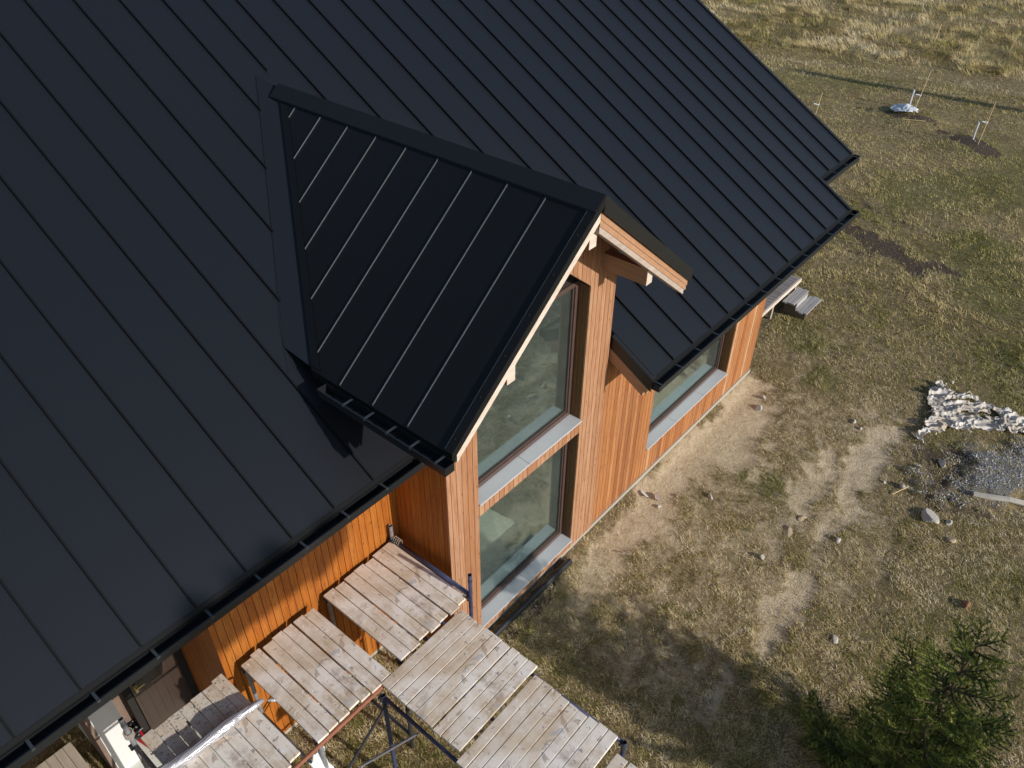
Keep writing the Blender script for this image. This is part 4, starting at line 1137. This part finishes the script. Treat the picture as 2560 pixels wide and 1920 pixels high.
# litter
def chip(x_, y_, a_, sz, mat, name, label, cat):
    mb = MB(); c_, s_ = math.cos(a_), math.sin(a_); z_ = gz(x_, y_) + .02
    q_ = [(-sz[0], -sz[1]), (sz[0], -sz[1] * .7), (sz[0] * .8, sz[1]), (-sz[0] * .9, sz[1] * .8)]
    mb.prism([(x_ + u * c_ - v_ * s_, y_ + u * s_ + v_ * c_, z_ + .01 * i) for i, (u, v_) in enumerate(q_)], (0, 0, sz[2]))
    return tag(mb.build(name, mat), label, cat)
chip(3.76, -.70, 2.0, (.06, .018, .012), M_stone, 'wood_chip', 'thin white sliver on the grass before the gable pier', 'wood chip')
chip(5.10, -.42, .6, (.07, .05, .02), M_rawbeam, 'wood_offcut', 'brown timber offcut on the sand by the right wall', 'offcut')
chip(5.02, -.22, 1.2, (.08, .03, .01), M_poly, 'paper_scrap', 'white scrap on the sand below the window end', 'scrap')
pipe_thing('stick', [(7.68, -3.35, gz(7.68, -3.35) + .02), (8.01, -3.5, gz(8, -3.5) + .05)], .008, M_stake, 'thin dry stick beside the round cream stone', 'stick')

# gravel heap
mb = MB(); rr_ = np.random.default_rng(5)
n = 11000
x = rr_.uniform(7.8, 10.6, n); y = rr_.uniform(-5.3, -3.2, n)
k = rr_.random(n) < np.clip(field(GRAV, x, y, .5, .9) * 1.0 + 1.2 * (fbm(x, y, .3, 3) - .55), 0, 1)
x, y = x[k], y[k]; z = gheight(x, y)
oc = np.array([(1, 0, 0), (-1, 0, 0), (0, 1, 0), (0, -1, 0), (0, 0, 1)]); of = [(0, 2, 4), (2, 1, 4), (1, 3, 4), (3, 0, 4)]
vs = []; fs = []; rs = []
for i in range(len(x)):
    s_ = rr_.uniform(.007, .016); j = rr_.normal(0, .35, (5, 3)); p_ = (oc + j) * s_ * np.array([1, 1, .8]) + np.array([x[i], y[i], z[i] + .002])
    b = len(vs); vs += p_.tolist(); fs += [tuple(b + q_ for q_ in f) for f in of]; rs += [rr_.random()] * 4
mb.v = vs; mb.f = fs; mb.r = rs
m = Mat('blue_grey_gravel'); m.set(Base_Color=m.ramp(m.attr('rnd'), [(0, (.22, .225, .25)), (.5, (.36, .365, .385)), (1, (.62, .62, .60))]), Roughness=.85)
tag(mb.build('gravel', m.m), 'blue-grey gravel heap spread below the crumpled sheet', 'gravel', kind='stuff')

# stakes and saplings ------------------------------------------------------------
def stake(base, top, label, h, tie=True, r=.013, tiez=.6):
    t = thing('tree_stake', (base[0], base[1], gz(*base)), label, 'stake', 'stakes of the young trees')
    z0 = gz(*base)
    mb = MB(); mb.tube([(base[0], base[1], z0 - .05), (top[0], top[1], z0 + h)], r, 6); mb.build('pole', M_stake, t)
    if tie:
        c_ = np.array([base[0] + (top[0] - base[0]) * tiez, base[1] + (top[1] - base[1]) * tiez, z0 + h * tiez])
        mb = MB(); mb.tube([c_ + np.array([0, .02, 0]), c_ + np.array([-.1, .12, .03]), c_ + np.array([-.05, .22, .0])], .016, 5); mb.tube([c_ - np.array([.03, 0, .03]), c_ + np.array([.03, 0, .03])], .02, 6)
        mb.build('tie', M_poly, t)
    return t
stake((26.85, 2.64), (27.05, 2.55), 'tall pale stake leaning over the polythene sheet', 1.42, tiez=.42)
stake((24.95, .02), (25.15, .0), 'darker stake in the soil ring with a small white tie', 1.30, tiez=.52)
stake((24.36, 5.16), (24.5, 5.15), 'short stake with white tie near the roof edge', .75, tiez=.5)
stake((38.4, 11.9), (38.5, 11.85), 'far stake in the hay at the top edge', .9, False, .02)
stake((36.2, 4.9), (36.3, 4.85), 'small stake in the middle of the hay', .9, False, .02)
stake((36.9, 2.05), (37.0, 1.9), 'rightmost stake in the hay', .9, False, .015)
def sapling(x_, y_, h, label):
    t = thing('sapling', (x_, y_, gz(x_, y_)), label, 'sapling', 'wrapped young trees')
    z0 = gz(x_, y_)
    mb = MB(); mb.tube([(x_, y_, z0), (x_ + .03, y_ + .01, z0 + h)], .012, 6); mb.build('trunk', M_bark, t)
    mb = MB(); mb.tube([(x_ + .003, y_, z0 + .03), (x_ + .01, y_ + .01, z0 + h * .55), (x_ + .03, y_ + .01, z0 + h + .02)], [.028, .024, .032], 7); mb.build('wrap', M_poly, t)
    return t
sapling(27.35, 2.95, .62, 'white-wrapped sapling beside the tall pale stake')
sapling(25.22, .25, .55, 'white-wrapped sapling in the dark soil ring')
pipe_thing('stick', [(25.64, 2.64, gz(25.64, 2.64) + .04), (25.85, 1.94, gz(25.85, 1.94) + .05)], .014, M_stake, 'pale straight stick lying in front of the polythene sheet', 'stick')

# spruce -------------------------------------------------------------------------
def needles(mbV, mbF, mbT, a_, b_, rn, nn, R, L0=.022, w0=.0035):
    a_ = np.array(a_); b_ = np.array(b_); d_ = b_ - a_; ln = np.linalg.norm(d_); d_ /= ln
    up = np.array([0, 0, 1.]); s_ = np.cross(d_, up); s_ /= np.linalg.norm(s_) + 1e-9; u_ = np.cross(s_, d_)
    t_ = rn.random(nn); ang = rn.uniform(0, 2 * math.pi, nn)
    base = a_ + np.outer(t_, d_ * ln)
    rad = np.outer(np.cos(ang), s_) + np.outer(np.sin(ang), u_)
    dr_ = rad * .80 + d_ * .75; dr_ /= np.linalg.norm(dr_, axis=1)[:, None]
    Ln = L0 * rn.uniform(.7, 1.2, nn)
    tip = base + dr_ * Ln[:, None]
    wv = np.cross(dr_, np.array([.3, .5, .8])); wv /= np.linalg.norm(wv, axis=1)[:, None] + 1e-9
    wv *= w0
    P_ = np.stack([base - wv, base + wv, tip], 1)
    mbV.append(P_.reshape(-1, 3)); mbT.append(np.repeat(np.clip(R + rn.normal(0, .12), 0, 1), nn))
def conifer(name, base, H_, Rmax, label, nwh, seed, leader=.45, z_first=.25, dens=1.0, nl=.024, nw=.0038, cat='tree'):
    rn = np.random.default_rng(seed)
    t = thing(name, (base[0], base[1], 0), label, cat)
    tm = MB(); tm.tube([(base[0], base[1], -.1), (base[0] + .02, base[1], H_ * .5), (base[0], base[1], H_)], [.012 * H_, .006 * H_, .002], 8)
    NV, NT = [], []
    top = np.array([base[0], base[1], H_])
    needles(NV, None, NT, top - np.array([0, 0, leader]), top, rn, int(420 * dens), .7, nl * 1.5, nw)
    zs = H_ - leader * (1 + np.arange(nwh) * .0)
    z_ = H_ - leader
    for wI in range(nwh):
        f = (H_ - z_) / (H_ - z_first)
        Rr = Rmax * (f ** .95) + .05
        nb = int(rn.integers(4, 7))
        a0 = rn.uniform(0, 2 * math.pi)
        for bI in range(nb):
            az_ = a0 + bI * 2 * math.pi / nb + rn.normal(0, .2)
            Lb = Rr * rn.uniform(.72, 1.12)
            lift = .62 - .75 * f + rn.normal(0, .08)
            p0_ = np.array([base[0], base[1], z_ + rn.normal(0, .03)])
            dirh = np.array([math.cos(az_), math.sin(az_), 0])
            pts = [p0_]
            ns = 6
            for s_ in range(1, ns + 1):
                q_ = s_ / ns
                pts.append(p0_ + dirh * Lb * q_ + np.array([0, 0, Lb * (lift * q_ - .30 * f * q_ * (1 - q_) * 2 + .22 * q_ * q_)]))
            tm.tube(pts, [.012 * (1 - .8 * i / ns) * (.5 + Lb) for i in range(ns + 1)], 5, cap=False)
            for s_ in range(ns):
                needles(NV, None, NT, pts[s_], pts[s_ + 1], rn, int(Lb * 95 * dens), .35 + .45 * (s_ / ns), nl, nw)
            # side twigs, longest near the middle
            nt_ = max(3, int(Lb * 20))
            for k_ in range(nt_):
                q_ = (k_ + 1.0) / (nt_ + .6)
                i_ = min(ns - 1, int(q_ * ns)); fr_ = q_ * ns - i_
                o3 = pts[i_] * (1 - fr_) + pts[i_ + 1] * fr_
                bd = pts[i_ + 1] - pts[i_]; bd /= np.linalg.norm(bd)
                for sg in (-1, 1):
                    sd = np.cross(bd, [0, 0, 1]) * sg
                    dd = sd * .75 + bd * .65 + np.array([0, 0, rn.normal(-.10, .12)]); dd /= np.linalg.norm(dd)
                    Lt = (.10 + .42 * Lb * (1 - q_) ** .8 * min(1, q_ * 3)) * rn.uniform(.6, 1.15)
                    e_ = o3 + dd * Lt
                    needles(NV, None, NT, o3, e_, rn, int(Lt * 300 * dens) + 6, .3 + .5 * rn.random(), nl, nw)
                    if Lt > .16:
                        for k2 in range(int(Lt / .07)):
                            c_ = o3 + dd * Lt * (k2 + .6) / (Lt / .07 + .3)
                            sd2 = np.cross(dd, [0, 0, 1]) * rn.choice([-1, 1]); d3 = sd2 * .7 + dd * .7 + np.array([0, 0, rn.normal(0, .1)]); d3 /= np.linalg.norm(d3)
                            l3 = rn.uniform(.04, .11)
                            needles(NV, None, NT, c_, c_ + d3 * l3, rn, int(l3 * 300 * dens) + 4, .50 + .6 * rn.random() ** 1.3, nl, nw)
        z_ -= (.17 + .20 * (1 - f)) * H_ / 3.4 * rn.uniform(.85, 1.15)
        if z_ < z_first: break
    tm.build('trunk', M_bark, t)
    V_ = np.concatenate(NV) - np.array([base[0], base[1], 0]); T_ = np.concatenate(NT); n_ = len(V_) // 3
    me_ = bpy.data.meshes.new('crown'); me_.vertices.add(n_ * 3); me_.vertices.foreach_set('co', V_.astype(np.float32).ravel())
    me_.loops.add(n_ * 3); me_.loops.foreach_set('vertex_index', np.arange(n_ * 3, dtype=np.int32))
    me_.polygons.add(n_); me_.polygons.foreach_set('loop_start', (np.arange(n_) * 3).astype(np.int32)); me_.polygons.foreach_set('loop_total', np.full(n_, 3, np.int32))
    a_ = me_.attributes.new('tint', 'FLOAT', 'FACE'); a_.data.foreach_set('value', T_.astype(np.float32)); me_.update()
    me_.materials.append(M_needle)
    o_ = bpy.data.objects.new('crown', me_); S.collection.objects.link(o_); o_.parent = t
    print(name, 'needles', n_)
    return t
m = Mat('spruce_needles')
c = m.ramp(m.attr('tint'), [(0, (.034, .058, .020)), (.45, (.092, .135, .036)), (.8, (.27, .31, .07)), (1, (.46, .47, .12))])
m.set(Base_Color=c, Roughness=.6); m.p.inputs['Specular IOR Level'].default_value = .3
tl = m.n('ShaderNodeBsdfTranslucent'); m.l(c, tl.inputs[0]); mx = m.n('ShaderNodeMixShader'); mx.inputs[0].default_value = .18
m.l(m.p.outputs[0], mx.inputs[1]); m.l(tl.outputs[0], mx.inputs[2]); m.l(mx.outputs[0], m.out.inputs[0])
M_needle = m.m
conifer('spruce_tree', (2.75, -5.0), 3.42, 1.05, 'dark green young spruce at the lower right', 13, 3, leader=.55, nl=.028, nw=.0055, dens=1.5)
conifer('spruce_tree', (2.6, -7.6), 3.0, 1.15, 'bushy unseen spruce added just below the view to shade the ground by the deck', 11, 21, leader=.3, nl=.05, nw=.011, dens=1.1)  # extra unseen spruce, put in to deepen the ground shade
# unseen pine added to shade the left wall, crown gaps shaped for light slivers
t = thing('added_shade_pine', (-4.6, -11.5, 0), 'unseen leaning pine added behind the viewpoint, its long limb shaped to shade the left wall', 'tree')
tm = MB(); tm.tube([(-4.6, -11.5, -.1), (-4.5, -11.5, 4.0), (-3.9, -11.5, 6.2), (-2.0, -11.5, 6.8), (.9, -11.5, 6.85)], [.2, .17, .12, .08, .03], 8)
tm.build('trunk', M_bark, t)
rn = np.random.default_rng(2); cl_ = []
for i in range(330):
    x_ = rn.uniform(-1.2, 1.15); c_ = np.array([x_, -11.5 + rn.normal(0, .3), rn.uniform(6.93, 7.9 if x_ < .6 else 7.6)])
    if abs(x_ - .22 + .094 / .935 * (c_[1] + 11.5)) < .13 and abs(c_[2] - 7.25) < .22: continue
    if abs(x_ - .62) < .10 and c_[2] < 7.4: continue
    if rn.random() < .10: continue
    nn_ = 260; d_ = rn.normal(0, 1, (nn_, 3)); d_ /= np.linalg.norm(d_, axis=1)[:, None]
    w_ = np.cross(d_, rn.normal(0, 1, 3)); w_ /= np.linalg.norm(w_, axis=1)[:, None]
    b_ = c_ + rn.normal(0, .07, (nn_, 3)); cl_.append(np.stack([b_ - w_ * .006, b_ + w_ * .006, b_ + d_ * .11], 1).reshape(-1, 3))
V_ = np.concatenate(cl_); V_[:, 2] = np.maximum(V_[:, 2], 6.84)
mb = MB(); mb.v = V_.tolist(); mb.f = [[3 * i, 3 * i + 1, 3 * i + 2] for i in range(len(V_) // 3)]; mb.r = [.4] * len(mb.f)
mb.build('crown', M_needle, t)
# utility pole off to the right; its long thin shade crosses the lawn
t = thing('utility_pole', (31.1, -13.5, 0), 'plain timber utility pole standing to the right outside the picture', 'pole')
mb = MB(); mb.tube([(31.1, -13.5, -.2), (31.1, -13.5, 7.85)], [.26, .20], 10); mb.build('post', M_bark, t)
